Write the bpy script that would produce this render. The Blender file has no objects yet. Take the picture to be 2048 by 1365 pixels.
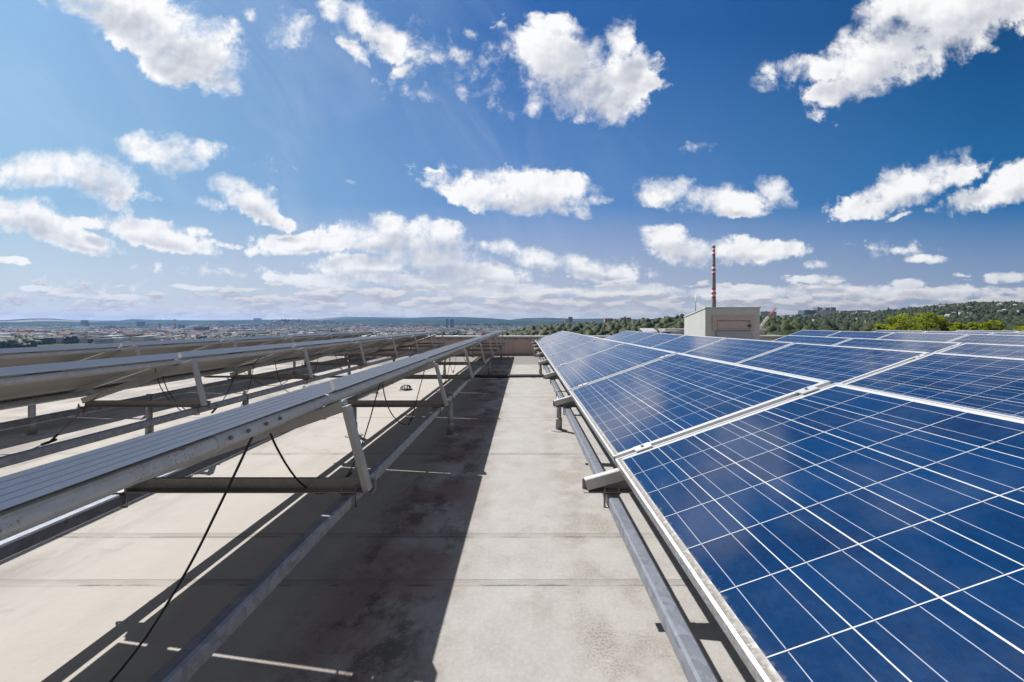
import bpy, bmesh, math, random
import numpy as np
from mathutils import Vector, Matrix, Euler

R = math.radians
random.seed(7)
rng = np.random.default_rng(11)
scene = bpy.context.scene
COL = scene.collection

# ------------------------------------------------------------------ camera, sky, sun, exposure
CAMZ = 1.10                      # eye height above the roof membrane (roof level is z = 0)
FPX, U0, V0 = 800.0, 1047.4, 647.3   # focal length and level vanishing point, in pixels of a 2048 wide picture
cd = bpy.data.cameras.new('camera')
cam = bpy.data.objects.new('camera', cd)
COL.objects.link(cam)
cam.location = (0, 0, CAMZ)
cam.rotation_euler = (R(90), 0, 0)
cd.sensor_width = 36.0
cd.lens = FPX / 2048 * 36
cd.shift_x = -(U0 - 1024) / 2048
cd.shift_y = -(682.5 - V0) / 2048
cd.clip_start, cd.clip_end = 0.05, 60000
scene.camera = cam

SUN_DIR = Vector((-0.50, 0.45, 0.8585)).normalized()     # from the roof towards the sun
SUN_STRENGTH, SKY_STRENGTH, EXPOSURE = 4.5, 0.05, 1.0
sd = bpy.data.lights.new('sun', 'SUN')
sd.energy, sd.angle, sd.color = SUN_STRENGTH, R(0.5), (1.0, 0.97, 0.925)
sun = bpy.data.objects.new('sun', sd)
COL.objects.link(sun)
sun.rotation_euler = SUN_DIR.to_track_quat('Z', 'Y').to_euler()
sun.location = (-20, 18, 40)
scene.view_settings.view_transform = 'Standard'
scene.view_settings.look = 'None'
scene.view_settings.exposure = EXPOSURE
scene.view_settings.gamma = 1.0
scene.cycles.max_bounces = 7
scene.cycles.diffuse_bounces = 3
scene.cycles.glossy_bounces = 3
scene.cycles.volume_bounces = 1
scene.cycles.sample_clamp_indirect = 6


class NT:
    """small helper for building node trees"""
    def __init__(s, tree):
        s.t = tree; s.n = tree.nodes; s.l = tree.links
    def node(s, kind, **kw):
        n = s.n.new(kind)
        for k, v in kw.items(): setattr(n, k, v)
        return n
    def put(s, sock, v):
        if isinstance(v, bpy.types.NodeSocket): s.l.new(v, sock)
        elif v is not None: sock.default_value = v
    def math(s, op, a, b=None, c=None, clamp=False):
        n = s.node('ShaderNodeMath', operation=op, use_clamp=clamp)
        for i, v in enumerate((a, b, c)):
            if v is not None: s.put(n.inputs[i], v)
        return n.outputs[0]
    def vmath(s, op, a, b=None, scale=None):
        n = s.node('ShaderNodeVectorMath', operation=op)
        s.put(n.inputs[0], a)
        if b is not None: s.put(n.inputs[1], b)
        if scale is not None: s.put(n.inputs['Scale'], scale)
        return n.outputs['Value'] if op in ('LENGTH', 'DOT_PRODUCT', 'DISTANCE') else n.outputs['Vector']
    def sep(s, v):
        n = s.node('ShaderNodeSeparateXYZ'); s.put(n.inputs[0], v); return n.outputs
    def comb(s, x, y, z):
        n = s.node('ShaderNodeCombineXYZ')
        for i, v in enumerate((x, y, z)): s.put(n.inputs[i], v)
        return n.outputs[0]
    def ramp01(s, v, a, b, smooth=True, lo=0.0, hi=1.0):
        n = s.node('ShaderNodeMapRange', interpolation_type='SMOOTHSTEP' if smooth else 'LINEAR')
        n.clamp = True
        s.put(n.inputs['Value'], v); s.put(n.inputs['From Min'], a); s.put(n.inputs['From Max'], b)
        s.put(n.inputs['To Min'], lo); s.put(n.inputs['To Max'], hi)
        return n.outputs['Result']
    def mix(s, f, a, b, blend='MIX'):
        n = s.node('ShaderNodeMix', data_type='RGBA', blend_type=blend)
        s.put(n.inputs[0], f)
        s.put(n.inputs[6], a if isinstance(a, bpy.types.NodeSocket) else (*a, 1))
        s.put(n.inputs[7], b if isinstance(b, bpy.types.NodeSocket) else (*b, 1))
        return n.outputs[2]
    def noise(s, vec, scale, detail=4, rough=0.55, dist=0.0, out='Fac'):
        n = s.node('ShaderNodeTexNoise')
        s.put(n.inputs['Vector'], vec); s.put(n.inputs['Scale'], scale)
        n.inputs['Detail'].default_value = detail; n.inputs['Roughness'].default_value = rough
        n.inputs['Distortion'].default_value = dist
        return n.outputs[out]
    def voronoi(s, vec, scale, feature='F1', out='Distance', rand=1.0):
        n = s.node('ShaderNodeTexVoronoi', feature=feature)
        s.put(n.inputs['Vector'], vec); s.put(n.inputs['Scale'], scale)
        n.inputs['Randomness'].default_value = rand
        return n.outputs[out]


def P(u, v):                     # a direction, as (x / y, z / y), of a pixel of the 2048 wide photograph
    return ((u - U0) / FPX, (V0 - v) / FPX)


# clouds of the sky, each a few puffs: centre u, v, radii, clockwise turn
CLOUDS = [
    (230, 10, 190, 55, 24), (360, 75, 130, 70, 22), (430, 115, 72, 58, 30), (150, -25, 120, 40, 20), (340, 120, 70, 42, 30),
    (492, 26, 20, 15, 40), (600, 38, 26, 28, 35),
    (665, 10, 48, 26, 30), (715, 38, 55, 28, 35), (775, 72, 62, 36, 30), (815, 105, 34, 30, 30), (812, 140, 30, 13, -10), (708, 104, 42, 17, 38),
    (920, 103, 30, 19, 0), (858, 180, 30, 16, 45), (920, 178, 14, 26, -15), (970, 128, 28, 13, 35), (945, 66, 24, 10, 35),
    (1105, 115, 88, 76, 0), (1240, 150, 82, 60, 10), (1243, 80, 34, 58, 15), (1175, 185, 96, 50, 8), (1075, 200, 36, 30, 20), (1112, 64, 42, 40, 0), (1290, 165, 44, 32, 10), (1170, 130, 70, 60, 0),
    (1930, 25, 220, 78, -25), (1760, 115, 135, 62, -25), (1650, 135, 78, 32, -8), (1690, 180, 74, 28, -8), (1790, 20, 70, 60, -20), (2046, 65, 26, 18, -30),
    (55, 345, 85, 38, 8), (135, 335, 60, 30, 10), (205, 355, 82, 52, 25), (340, 300, 100, 36, 5), (268, 297, 38, 30, 0), (355, 325, 40, 26, 0), (310, 388, 38, 12, 15), (145, 308, 22, 16, 30),
    (490, 395, 74, 34, 24), (540, 425, 62, 18, 24), (415, 412, 36, 16, 12),
    (50, 440, 110, 36, 12), (140, 478, 96, 24, 12), (10, 415, 40, 16, 10), (10, 520, 50, 9, 10), (180, 445, 40, 14, 0),
    (290, 462, 92, 30, 12), (350, 482, 80, 20, 12), (450, 488, 36, 8, 8), (390, 462, 32, 12, 15),
    (985, 385, 100, 36, 4), (1080, 378, 92, 40, 0), (1040, 405, 110, 22, 4), (1180, 400, 38, 12, 5), (1160, 425, 26, 14, 25), (850, 368, 34, 11, 22), (905, 385, 46, 20, 12), (712, 360, 17, 6, 5), (865, 332, 28, 7, 5),
    (1328, 378, 62, 30, 0), (1470, 410, 104, 26, 0), (1545, 388, 42, 38, 0), (1430, 395, 60, 24, 0),
    (1815, 372, 125, 38, -16), (1770, 402, 92, 26, -14), (1900, 345, 58, 28, -8), (1975, 392, 92, 28, -12), (2040, 345, 60, 34, -10), (1800, 435, 38, 7, -14), (1860, 420, 14, 6, 0),
    (1330, 470, 54, 26, 5), (1365, 500, 84, 28, 10), (1480, 505, 84, 26, 0), (1570, 500, 56, 20, 4),
    (620, 485, 110, 22, 0), (760, 480, 120, 30, 2), (778, 455, 42, 30, 10), (865, 478, 76, 34, 6), (520, 502, 32, 11, 5), (600, 475, 60, 12, 0),
    (730, 532, 100, 22, 2), (880, 520, 100, 24, 3), (1000, 500, 52, 16, 8), (1080, 520, 60, 22, 10), (950, 545, 110, 22, 4), (1180, 540, 80, 20, 10), (1240, 548, 50, 18, 10), (1150, 525, 44, 16, 5), (640, 558, 90, 15, 2), (840, 560, 120, 14, 2),
    (400, 573, 60, 6, 4), (560, 558, 44, 10, 4), (1640, 533, 36, 10, 0), (1855, 518, 44, 9, 0), (1795, 502, 28, 8, 0), (1742, 498, 18, 7, 0), (1625, 560, 54, 9, 5), (1655, 563, 40, 7, 2), (1925, 551, 28, 5, 0), (2020, 555, 60, 14, -4), (1820, 570, 44, 12, 0),
    (1700, 585, 150, 14, 0), (1480, 582, 130, 13, 0), (1250, 580, 120, 12, 0), (1000, 580, 160, 14, 0), (1900, 585, 150, 13, 0), (250, 595, 70, 6, 3), (70, 580, 40, 6, 3), (150, 590, 60, 5, 3),
]

WISPS = [(830, 120, 230, 110, 25), (570, 55, 90, 60, 30), (1900, 330, 170, 40, -10), (500, 545, 330, 22, 3), (1760, 500, 170, 26, 0),
         (1000, 150, 60, 110, 0), (1545, 150, 55, 40, -20), (1640, 225, 40, 24, 10), (860, 345, 90, 40, 10), (540, 350, 90, 60, 20), (1400, 300, 60, 20, 0), (1230, 545, 150, 40, 8), (150, 570, 230, 16, 2)]
CLOUDS += WISPS

world = bpy.data.worlds.new('World')
scene.world = world
world.use_nodes = True
world.cycles.sampling_method = 'MANUAL'
world.cycles.sample_map_resolution = 1024
world.node_tree.nodes.clear()
W = NT(world.node_tree)


def cloud_group(part):
    g = bpy.data.node_groups.new('cloud_field', 'ShaderNodeTree')
    g.interface.new_socket('P', in_out='INPUT', socket_type='NodeSocketVector')
    g.interface.new_socket('M', in_out='OUTPUT', socket_type='NodeSocketFloat')
    G = NT(g)
    gi, go = G.node('NodeGroupInput'), G.node('NodeGroupOutput')
    cur = None
    src = gi.outputs[0]
    for i, (u, v, ru, rv, rot) in enumerate(part):
        if i and i % 10 == 0:                # keeps the evaluation in order
            src = G.vmath('ADD', gi.outputs[0], G.comb(G.math('MULTIPLY', cur, 1e-7), 0.0, 0.0))
        m = G.node('ShaderNodeMapping', vector_type='TEXTURE')
        G.l.new(src, m.inputs['Vector'])
        c = P(u, v)
        m.inputs['Location'].default_value = (c[0], c[1], 0)
        m.inputs['Rotation'].default_value = (0, 0, R(-rot))
        m.inputs['Scale'].default_value = (ru / FPX, rv / FPX, 1)
        q = G.vmath('DOT_PRODUCT', m.outputs[0], m.outputs[0])
        big = max(ru, rv)
        if (u, v, ru, rv, rot) in WISPS: q = G.math('MULTIPLY_ADD', q, 0.55, 0.98)
        elif big < 40: q = G.math('MULTIPLY_ADD', q, 0.55, 0.62)
        elif big > 60: q = G.math('MULTIPLY', q, 0.80)
        cur = q if cur is None else G.math('SMOOTH_MIN', cur, q, 0.35)
    G.l.new(cur, go.inputs[0])
    return g


def build_world():
    tc = W.node('ShaderNodeTexCoord')
    d = tc.outputs['Generated']
    dx, dy, dz = W.sep(d)
    yy = W.math('MAXIMUM', dy, 0.08)
    px, pz = W.math('DIVIDE', dx, yy), W.math('DIVIDE', dz, yy)
    p = W.comb(px, pz, 0.0)
    # finer, flatter structure towards the horizon
    warp = W.noise(p, 5.5, 5, 0.6, out='Color')
    wv = W.vmath('SUBTRACT', warp, (0.5, 0.5, 0.5))
    hscale = W.ramp01(pz, 0.0, 0.45, False, 0.25, 1.0)
    wv = W.vmath('SCALE', wv, scale=W.math('MULTIPLY', hscale, 0.11))
    pw = W.vmath('ADD', p, wv)
    pw = W.vmath('MULTIPLY', pw, (1, 1, 0))
    # puffs get finer towards the horizon
    nA = W.noise(p, 9.0, 10, 0.66, 0.35)
    nB = W.noise(p, 26.0, 7, 0.66)
    off = W.vmath('ADD', p, (-0.008, 0.013, 0.0))
    lowA = W.noise(p, 11.0, 3, 0.5)
    lowB = W.noise(off, 11.0, 3, 0.5)
    soft = W.noise(W.vmath('ADD', p, (7.7, 1.3, 0.0)), 5.0, 4, 0.6)
    wl = W.ramp01(pz, 0.48, 0.16)
    n1 = W.math('ADD', W.math('MULTIPLY', W.math('SUBTRACT', nA, 0.5), W.ramp01(pz, 0.48, 0.16, True, 1.0, 0.55)), W.math('MULTIPLY', W.math('SUBTRACT', nB, 0.5), W.ramp01(pz, 0.48, 0.16, True, 0.45, 0.85)))
    puff = W.math('MULTIPLY', n1, NOISE_AMP)
    relief = W.math('ADD', W.math('MULTIPLY', W.math('SUBTRACT', lowA, lowB), 1.9), W.math('MULTIPLY', W.math('SUBTRACT', nA, 0.5), 0.55))
    front = W.ramp01(dy, 0.06, 0.16)
    # low bank of far clouds over the horizon
    pb = W.comb(px, W.math('MULTIPLY', pz, 3.4), 0.7)
    nb = W.noise(pb, 13.0, 9, 0.60)
    nb_up = W.noise(W.vmath('ADD', pb, (-0.006, 0.040, 0.0)), 13.0, 4, 0.55)
    bank = W.math('MULTIPLY', W.ramp01(pz, 0.150, 0.050), W.ramp01(px, -0.9, -0.1, True, 0.78, 1.0))
    bd = W.math('ADD', nb, W.math('MULTIPLY', W.math('SUBTRACT', bank, 1.0), 0.26))
    abank = W.math('MULTIPLY', W.math('MULTIPLY', W.ramp01(bd, 0.405, 0.47), W.ramp01(bank, 0.02, 0.20)), front)
    blit = W.ramp01(W.math('SUBTRACT', nb, nb_up), -0.10, 0.14)
    # unseen clouds overhead and behind, added for reflections and to neutralise the shadow light
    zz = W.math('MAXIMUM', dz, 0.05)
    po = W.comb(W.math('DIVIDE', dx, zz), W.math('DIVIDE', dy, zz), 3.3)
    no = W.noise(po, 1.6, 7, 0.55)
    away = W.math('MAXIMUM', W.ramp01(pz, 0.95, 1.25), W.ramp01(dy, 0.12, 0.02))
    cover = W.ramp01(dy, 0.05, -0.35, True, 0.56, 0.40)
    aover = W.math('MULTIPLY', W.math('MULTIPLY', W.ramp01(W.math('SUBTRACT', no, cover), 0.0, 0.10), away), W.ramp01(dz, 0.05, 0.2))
    # shading of the clouds: white rims, soft grey bellies
    sky = W.node('ShaderNodeTexSky', sky_type='NISHITA')
    sky.sun_disc = False
    sky.sun_elevation = math.asin(SUN_DIR.z)
    sky.sun_rotation = math.atan2(SUN_DIR.x, SUN_DIR.y)
    sky.altitude = 300
    sky.air_density, sky.dust_density, sky.ozone_density = 1.0, 1.2, 2.2
    nish = W.vmath('SCALE', sky.outputs[0], scale=SKY_STRENGTH)
    # the day's own gradation: paler towards the sun on the left and towards the horizon
    E = 2.0 ** EXPOSURE
    def lin(r, g, b_): return tuple((((c / 255 + 0.055) / 1.055) ** 2.4 if c > 10 else c / 255 / 12.92) / E for c in (r, g, b_))
    def across(l, c_, r):
        m1 = W.mix(W.ramp01(px, -1.25, 0.0, False), lin(*l), lin(*c_))
        return W.mix(W.ramp01(px, 0.0, 1.15, False), m1, lin(*r))
    g_low = across((223, 227, 230), (200, 204, 214), (166, 181, 203))
    g_mid = across((156, 197, 226), (96, 144, 203), (26, 110, 172))
    g_top = across((144, 188, 229), (40, 100, 172), (0, 74, 130))
    grad = W.mix(W.ramp01(pz, 0.02, 0.30, False), g_low, g_mid)
    grad = W.mix(W.ramp01(pz, 0.24, 0.74, False), grad, g_top)
    veil = W.ramp01(W.noise(W.vmath('ADD', W.comb(W.math('ADD', W.math('MULTIPLY', px, 1.9), W.math('MULTIPLY', pz, 1.2)), W.math('MULTIPLY', pz, 0.9), 0.0), (3.1, 0.4, 0)), 2.4, 8, 0.62, 0.8), 0.42, 0.80, True, 0.0, 0.17)
    grad = W.mix(W.math('MULTIPLY', veil, W.ramp01(px, 0.75, -0.3)), grad, lin(214, 226, 240))
    glow = W.ramp01(pz, 0.060, 0.0, False)
    grad = W.mix(W.math('MULTIPLY', W.math('MULTIPLY', glow, glow), 0.9), grad, tuple(1.5 * c for c in lin(253, 249, 240)))
    skyc = W.mix(W.math('MULTIPLY', front, 0.95), nish, grad)
    bankc = W.mix(blit, lin(188, 189, 199), lin(236, 233, 231))
    bankf = W.ramp01(pz, 0.005, 0.06, True, 0.40, 0.92)
    c = W.mix(W.math('MULTIPLY', abank, bankf), skyc, bankc)
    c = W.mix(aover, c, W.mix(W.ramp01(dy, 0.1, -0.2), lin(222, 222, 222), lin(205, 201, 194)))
    cw, cg = lin(254, 254, 254), lin(186, 191, 203)
    low = W.ramp01(pz, 0.02, 0.16, True, 0.45, 1.0)
    lowf = W.math('MULTIPLY', low, front)

    def region(inside):
        part = [q for q in CLOUDS if inside(q[0], q[1], 1.5 * max(q[2], q[3]) + 50)]
        grp = W.node('ShaderNodeGroup'); grp.node_tree = cloud_group(part)
        W.l.new(pw, grp.inputs[0])
        m1 = grp.outputs[0]
        base = W.math('MAXIMUM', W.math('SUBTRACT', 1.22, m1), -3.0)
        dens = W.math('ADD', base, puff)
        alpha = W.math('MULTIPLY', W.ramp01(dens, 0.06, W.ramp01(soft, 0.35, 0.65, True, 0.55, 1.60)), lowf)
        # how much cloud lies between this point and the sun
        g2 = W.node('ShaderNodeGroup'); g2.node_tree = grp.node_tree
        k = W.math('MULTIPLY', m1, 1e-6)
        towards = W.vmath('ADD', pw, W.comb(W.math('ADD', W.math('MULTIPLY', hscale, -0.035), k), W.math('MULTIPLY', hscale, 0.070), 0.0))
        W.l.new(towards, g2.inputs[0])
        over = W.math('SUBTRACT', 1.22, g2.outputs[0])
        under = W.ramp01(W.math('ADD', over, W.math('MULTIPLY', n1, 1.2)), 0.15, 1.25)
        thick = W.math('MULTIPLY', under, W.ramp01(base, 0.25, 1.0))
        shade = W.math('SUBTRACT', W.math('MULTIPLY', thick, 0.72), relief, clamp=True)
        white = W.mix(shade, cw, cg)
        bg = W.node('ShaderNodeBackground')
        W.l.new(W.mix(alpha, c, white), bg.inputs['Color'])
        return bg.outputs[0]

    def choose(f, a, b):
        n = W.node('ShaderNodeMixShader')
        W.l.new(f, n.inputs[0]); W.l.new(a, n.inputs[1]); W.l.new(b, n.inputs[2])
        return n.outputs[0]
    SU, SV = 990.0, 440.0                    # the sky is handled in four quarters
    right = W.math('GREATER_THAN', px, P(SU, 0)[0])
    high = W.math('GREATER_THAN', pz, P(0, SV)[1])
    lo = choose(right, region(lambda u, v, m: v > SV - m and u < SU + m), region(lambda u, v, m: v > SV - m and u > SU - m))
    hi = choose(right, region(lambda u, v, m: v < SV + m and u < SU + m), region(lambda u, v, m: v < SV + m and u > SU - m))
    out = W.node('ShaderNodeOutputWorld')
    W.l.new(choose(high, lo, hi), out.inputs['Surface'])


NOISE_AMP = 3.1
build_world()

# ------------------------------------------------------------------ helpers
class MB:
    """collects faces of one mesh, with a material slot per face"""
    def __init__(s): s.v = []; s.f = []; s.m = []; s.smooth = []
    def add(s, verts, faces, mat=0, smooth=False):
        o = len(s.v)
        s.v += [tuple(v) for v in verts]
        for f in faces:
            s.f.append(tuple(i + o for i in f)); s.m.append(mat); s.smooth.append(smooth)
    def box(s, x0, x1, y0, y1, z0, z1, mat=0, M=None):
        vs = [Vector(c) for c in ((x0, y0, z0), (x1, y0, z0), (x1, y1, z0), (x0, y1, z0), (x0, y0, z1), (x1, y0, z1), (x1, y1, z1), (x0, y1, z1))]
        if M is not None: vs = [M @ v for v in vs]
        s.add(vs, [(0, 3, 2, 1), (4, 5, 6, 7), (0, 1, 5, 4), (1, 2, 6, 5), (2, 3, 7, 6), (3, 0, 4, 7)], mat)
    def bevbox(s, x0, x1, y0, y1, z0, z1, b=0.003, mat=0, axis='y', M=None):
        """box with its four long edges (along axis) chamfered"""
        if axis == 'y': pr = (x0, x1, z0, z1); mk = lambda a, c, t: (a, t, c); t0, t1 = y0, y1
        elif axis == 'x': pr = (y0, y1, z0, z1); mk = lambda a, c, t: (t, a, c); t0, t1 = x0, x1
        else: pr = (x0, x1, y0, y1); mk = lambda a, c, t: (a, c, t); t0, t1 = z0, z1
        a0, a1, c0, c1 = pr
        ring = [(a0 + b, c0), (a1 - b, c0), (a1, c0 + b), (a1, c1 - b), (a1 - b, c1), (a0 + b, c1), (a0, c1 - b), (a0, c0 + b)]
        s.extrude(ring, t0, t1, mk, mat, M)
    def extrude(s, ring, t0, t1, mk, mat=0, M=None):
        n = len(ring)
        vs = [Vector(mk(a, c, t0)) for a, c in ring] + [Vector(mk(a, c, t1)) for a, c in ring]
        if M is not None: vs = [M @ v for v in vs]
        fs = [(i, (i + 1) % n, n + (i + 1) % n, n + i) for i in range(n)]
        fs += [tuple(range(n - 1, -1, -1)), tuple(range(n, 2 * n))]
        s.add(vs, fs, mat)
    def bar(s, a, b, w, h, up=(0, 0, 1), mat=0, bev=0.002):
        """rectangular bar from a to b, w wide (sideways) and h high (along up)"""
        a, b = Vector(a), Vector(b)
        d = (b - a); L = d.length; d.normalize()
        u = Vector(up); side = d.cross(u)
        if side.length < 1e-6: side = d.cross(Vector((1, 0, 0)))
        side.normalize(); u = side.cross(d).normalized()
        M = Matrix((side, d, u)).transposed().to_4x4(); M.translation = a
        s.bevbox(-w / 2, w / 2, 0, L, -h / 2, h / 2, min(bev, w / 4, h / 4), mat, 'y', M)
    def tube(s, pts, r, n=8, mat=0, caps=True, smooth=True):
        pts = [Vector(p) for p in pts]
        rs = r if isinstance(r, (list, tuple)) else [r] * len(pts)
        base = len(s.v); N = len(pts)
        ref = None
        for i, p in enumerate(pts):
            t = (pts[min(i + 1, N - 1)] - pts[max(i - 1, 0)]).normalized()
            if ref is None:
                ref = Vector((0, 0, 1)) if abs(t.z) < 0.9 else Vector((1, 0, 0))
            x = (ref - t * ref.dot(t)).normalized(); ref = x
            y = t.cross(x)
            for k in range(n):
                a = 2 * math.pi * k / n
                s.v.append(tuple(p + (x * math.cos(a) + y * math.sin(a)) * rs[i]))
        for i in range(N - 1):
            for k in range(n):
                a, b = base + i * n + k, base + i * n + (k + 1) % n
                s.f.append((a, b, b + n, a + n)); s.m.append(mat); s.smooth.append(smooth)
        if caps:
            s.f.append(tuple(base + k for k in range(n - 1, -1, -1))); s.m.append(mat); s.smooth.append(False)
            s.f.append(tuple(base + (N - 1) * n + k for k in range(n))); s.m.append(mat); s.smooth.append(False)
    def mesh(s, name, mats):
        me = bpy.data.meshes.new(name)
        me.from_pydata(s.v, [], s.f)
        for m in (mats if isinstance(mats, (list, tuple)) else [mats]): me.materials.append(m)
        me.polygons.foreach_set('material_index', s.m)
        me.polygons.foreach_set('use_smooth', s.smooth)
        me.update()
        return me
    def build(s, name, mats, parent=None):
        o = bpy.data.objects.new(name, s.mesh(name, mats))
        COL.objects.link(o)
        if parent is not None: o.parent = parent
        return o


def tag(o, label=None, cat=None, group=None, kind=None):
    if label: o['label'] = label
    if cat: o['category'] = cat
    if group: o['group'] = group
    if kind: o['kind'] = kind
    return o


def thing(name, label, cat, loc=(0, 0, 0), group=None, rz=0.0):
    o = bpy.data.objects.new(name, None)
    o.empty_display_size = 0.2
    o.location = loc; o.rotation_euler = (0, 0, rz)
    COL.objects.link(o)
    return tag(o, label, cat, group)


def copy_tree(o, parent=None):
    kids = list(o.children)
    c = o.copy(); COL.objects.link(c)
    c.parent = parent
    for k in kids: copy_tree(k, c)
    return c


def ordinal(n): return ['first', 'second', 'third', 'fourth', 'fifth', 'sixth', 'seventh', 'eighth', 'ninth', 'tenth'][n]


# ------------------------------------------------------------------ materials
def new_mat(name):
    m = bpy.data.materials.new(name); m.use_nodes = True
    m.node_tree.nodes.clear()
    T = NT(m.node_tree)
    b = T.node('ShaderNodeBsdfPrincipled'); o = T.node('ShaderNodeOutputMaterial')
    T.l.new(b.outputs[0], o.inputs[0])
    return m, T, b


def simple(name, col, rough=0.6, metal=0.0, var=0.12, scale=6.0, spec=0.5):
    m, T, b = new_mat(name)
    tc = T.node('ShaderNodeTexCoord').outputs['Object']
    n = T.noise(tc, scale, 5, 0.6)
    T.put(b.inputs['Base Color'], T.mix(n, tuple(c * (1 - var) for c in col), tuple(min(1, c * (1 + var)) for c in col)))
    b.inputs['Roughness'].default_value = rough
    b.inputs['Metallic'].default_value = metal
    b.inputs['Specular IOR Level'].default_value = spec
    return m


def galvanised(name, col, rough, metal, spangle, dirt=0.0, dirtcol=(0.10, 0.085, 0.07)):
    m, T, b = new_mat(name)
    tc = T.node('ShaderNodeTexCoord').outputs['Object']
    warp = T.vmath('ADD', tc, T.vmath('SCALE', T.vmath('SUBTRACT', T.noise(tc, 40, 2, 0.5, out='Color'), (0.5, 0.5, 0.5)), scale=0.02))
    vc = T.voronoi(warp, 42.0, out='Color')
    g = T.sep(vc)[0]
    c = T.mix(T.math('MULTIPLY', g, spangle), tuple(x * 1.1 for x in col), tuple(x * 0.62 for x in col))
    n = T.noise(tc, 7.0, 6, 0.65)
    sp = T.noise(tc, 160.0, 3, 0.7)
    d = T.math('MULTIPLY', T.ramp01(sp, 0.54, 0.66), T.ramp01(n, 0.42, 0.62))
    c = T.mix(T.math('MULTIPLY', d, dirt), c, dirtcol)
    T.put(b.inputs['Base Color'], c)
    T.put(b.inputs['Roughness'], T.math('ADD', T.math('MULTIPLY', g, 0.12), rough))
    b.inputs['Metallic'].default_value = metal
    bp = T.node('ShaderNodeBump'); bp.inputs['Strength'].default_value = 0.12; bp.inputs['Distance'].default_value = 0.004
    T.l.new(g, bp.inputs['Height']); T.l.new(bp.outputs[0], b.inputs['Normal'])
    return m


M_RAIL = galvanised('galvanised_rail', (0.205, 0.222, 0.262), 0.30, 0.35, 0.75, 0.5, (0.06, 0.05, 0.045))
M_PURLIN = galvanised('galvanised_purlin', (0.46, 0.45, 0.435), 0.45, 0.35, 0.25, 0.95, (0.085, 0.07, 0.055))
M_ALU = galvanised('mill_aluminium', (0.36, 0.355, 0.345), 0.45, 0.5, 0.12, 0.35, (0.07, 0.06, 0.05))
M_ALU_DARK = galvanised('weathered_channel', (0.25, 0.235, 0.22), 0.5, 0.4, 0.15, 0.5, (0.05, 0.04, 0.035))
def frame_material():
    m, T, b = new_mat('anodised_frame')
    tc = T.node('ShaderNodeTexCoord').outputs['Object']
    x, y, z = T.sep(tc)
    n = T.noise(tc, 9.0, 5, 0.6)
    c = T.mix(n, (0.57, 0.57, 0.58), (0.64, 0.64, 0.65))
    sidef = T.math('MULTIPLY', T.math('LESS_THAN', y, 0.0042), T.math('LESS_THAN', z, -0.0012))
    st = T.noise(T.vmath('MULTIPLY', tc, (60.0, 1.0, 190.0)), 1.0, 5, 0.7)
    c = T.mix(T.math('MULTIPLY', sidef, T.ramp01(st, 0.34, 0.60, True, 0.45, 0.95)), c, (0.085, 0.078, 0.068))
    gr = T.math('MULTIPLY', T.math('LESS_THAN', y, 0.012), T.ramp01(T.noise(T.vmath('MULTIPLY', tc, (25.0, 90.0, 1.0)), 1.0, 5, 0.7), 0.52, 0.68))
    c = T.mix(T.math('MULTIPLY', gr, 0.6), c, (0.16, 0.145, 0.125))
    T.put(b.inputs['Base Color'], c)
    b.inputs['Roughness'].default_value = 0.36
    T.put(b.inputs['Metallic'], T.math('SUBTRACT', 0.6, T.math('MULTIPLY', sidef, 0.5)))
    return m


M_FRAME = frame_material()
M_STEEL = simple('bolt_steel', (0.22, 0.21, 0.20), 0.45, 0.8, 0.2, 60)
M_PIPE = galvanised('galvanised_post', (0.26, 0.26, 0.26), 0.45, 0.5, 0.3, 0.5, (0.06, 0.05, 0.045))
M_BACK = simple('panel_backsheet', (0.33, 0.31, 0.285), 0.6, 0.0, 0.05, 3)
M_CABLE = simple('black_cable', (0.012, 0.012, 0.013), 0.5)
M_REDCABLE = simple('red_cable', (0.20, 0.045, 0.035), 0.5)
M_BLACK = simple('black_plastic', (0.015, 0.015, 0.016), 0.55)
M_CONC = simple('concrete_white', (0.21, 0.20, 0.19), 0.85)


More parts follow.
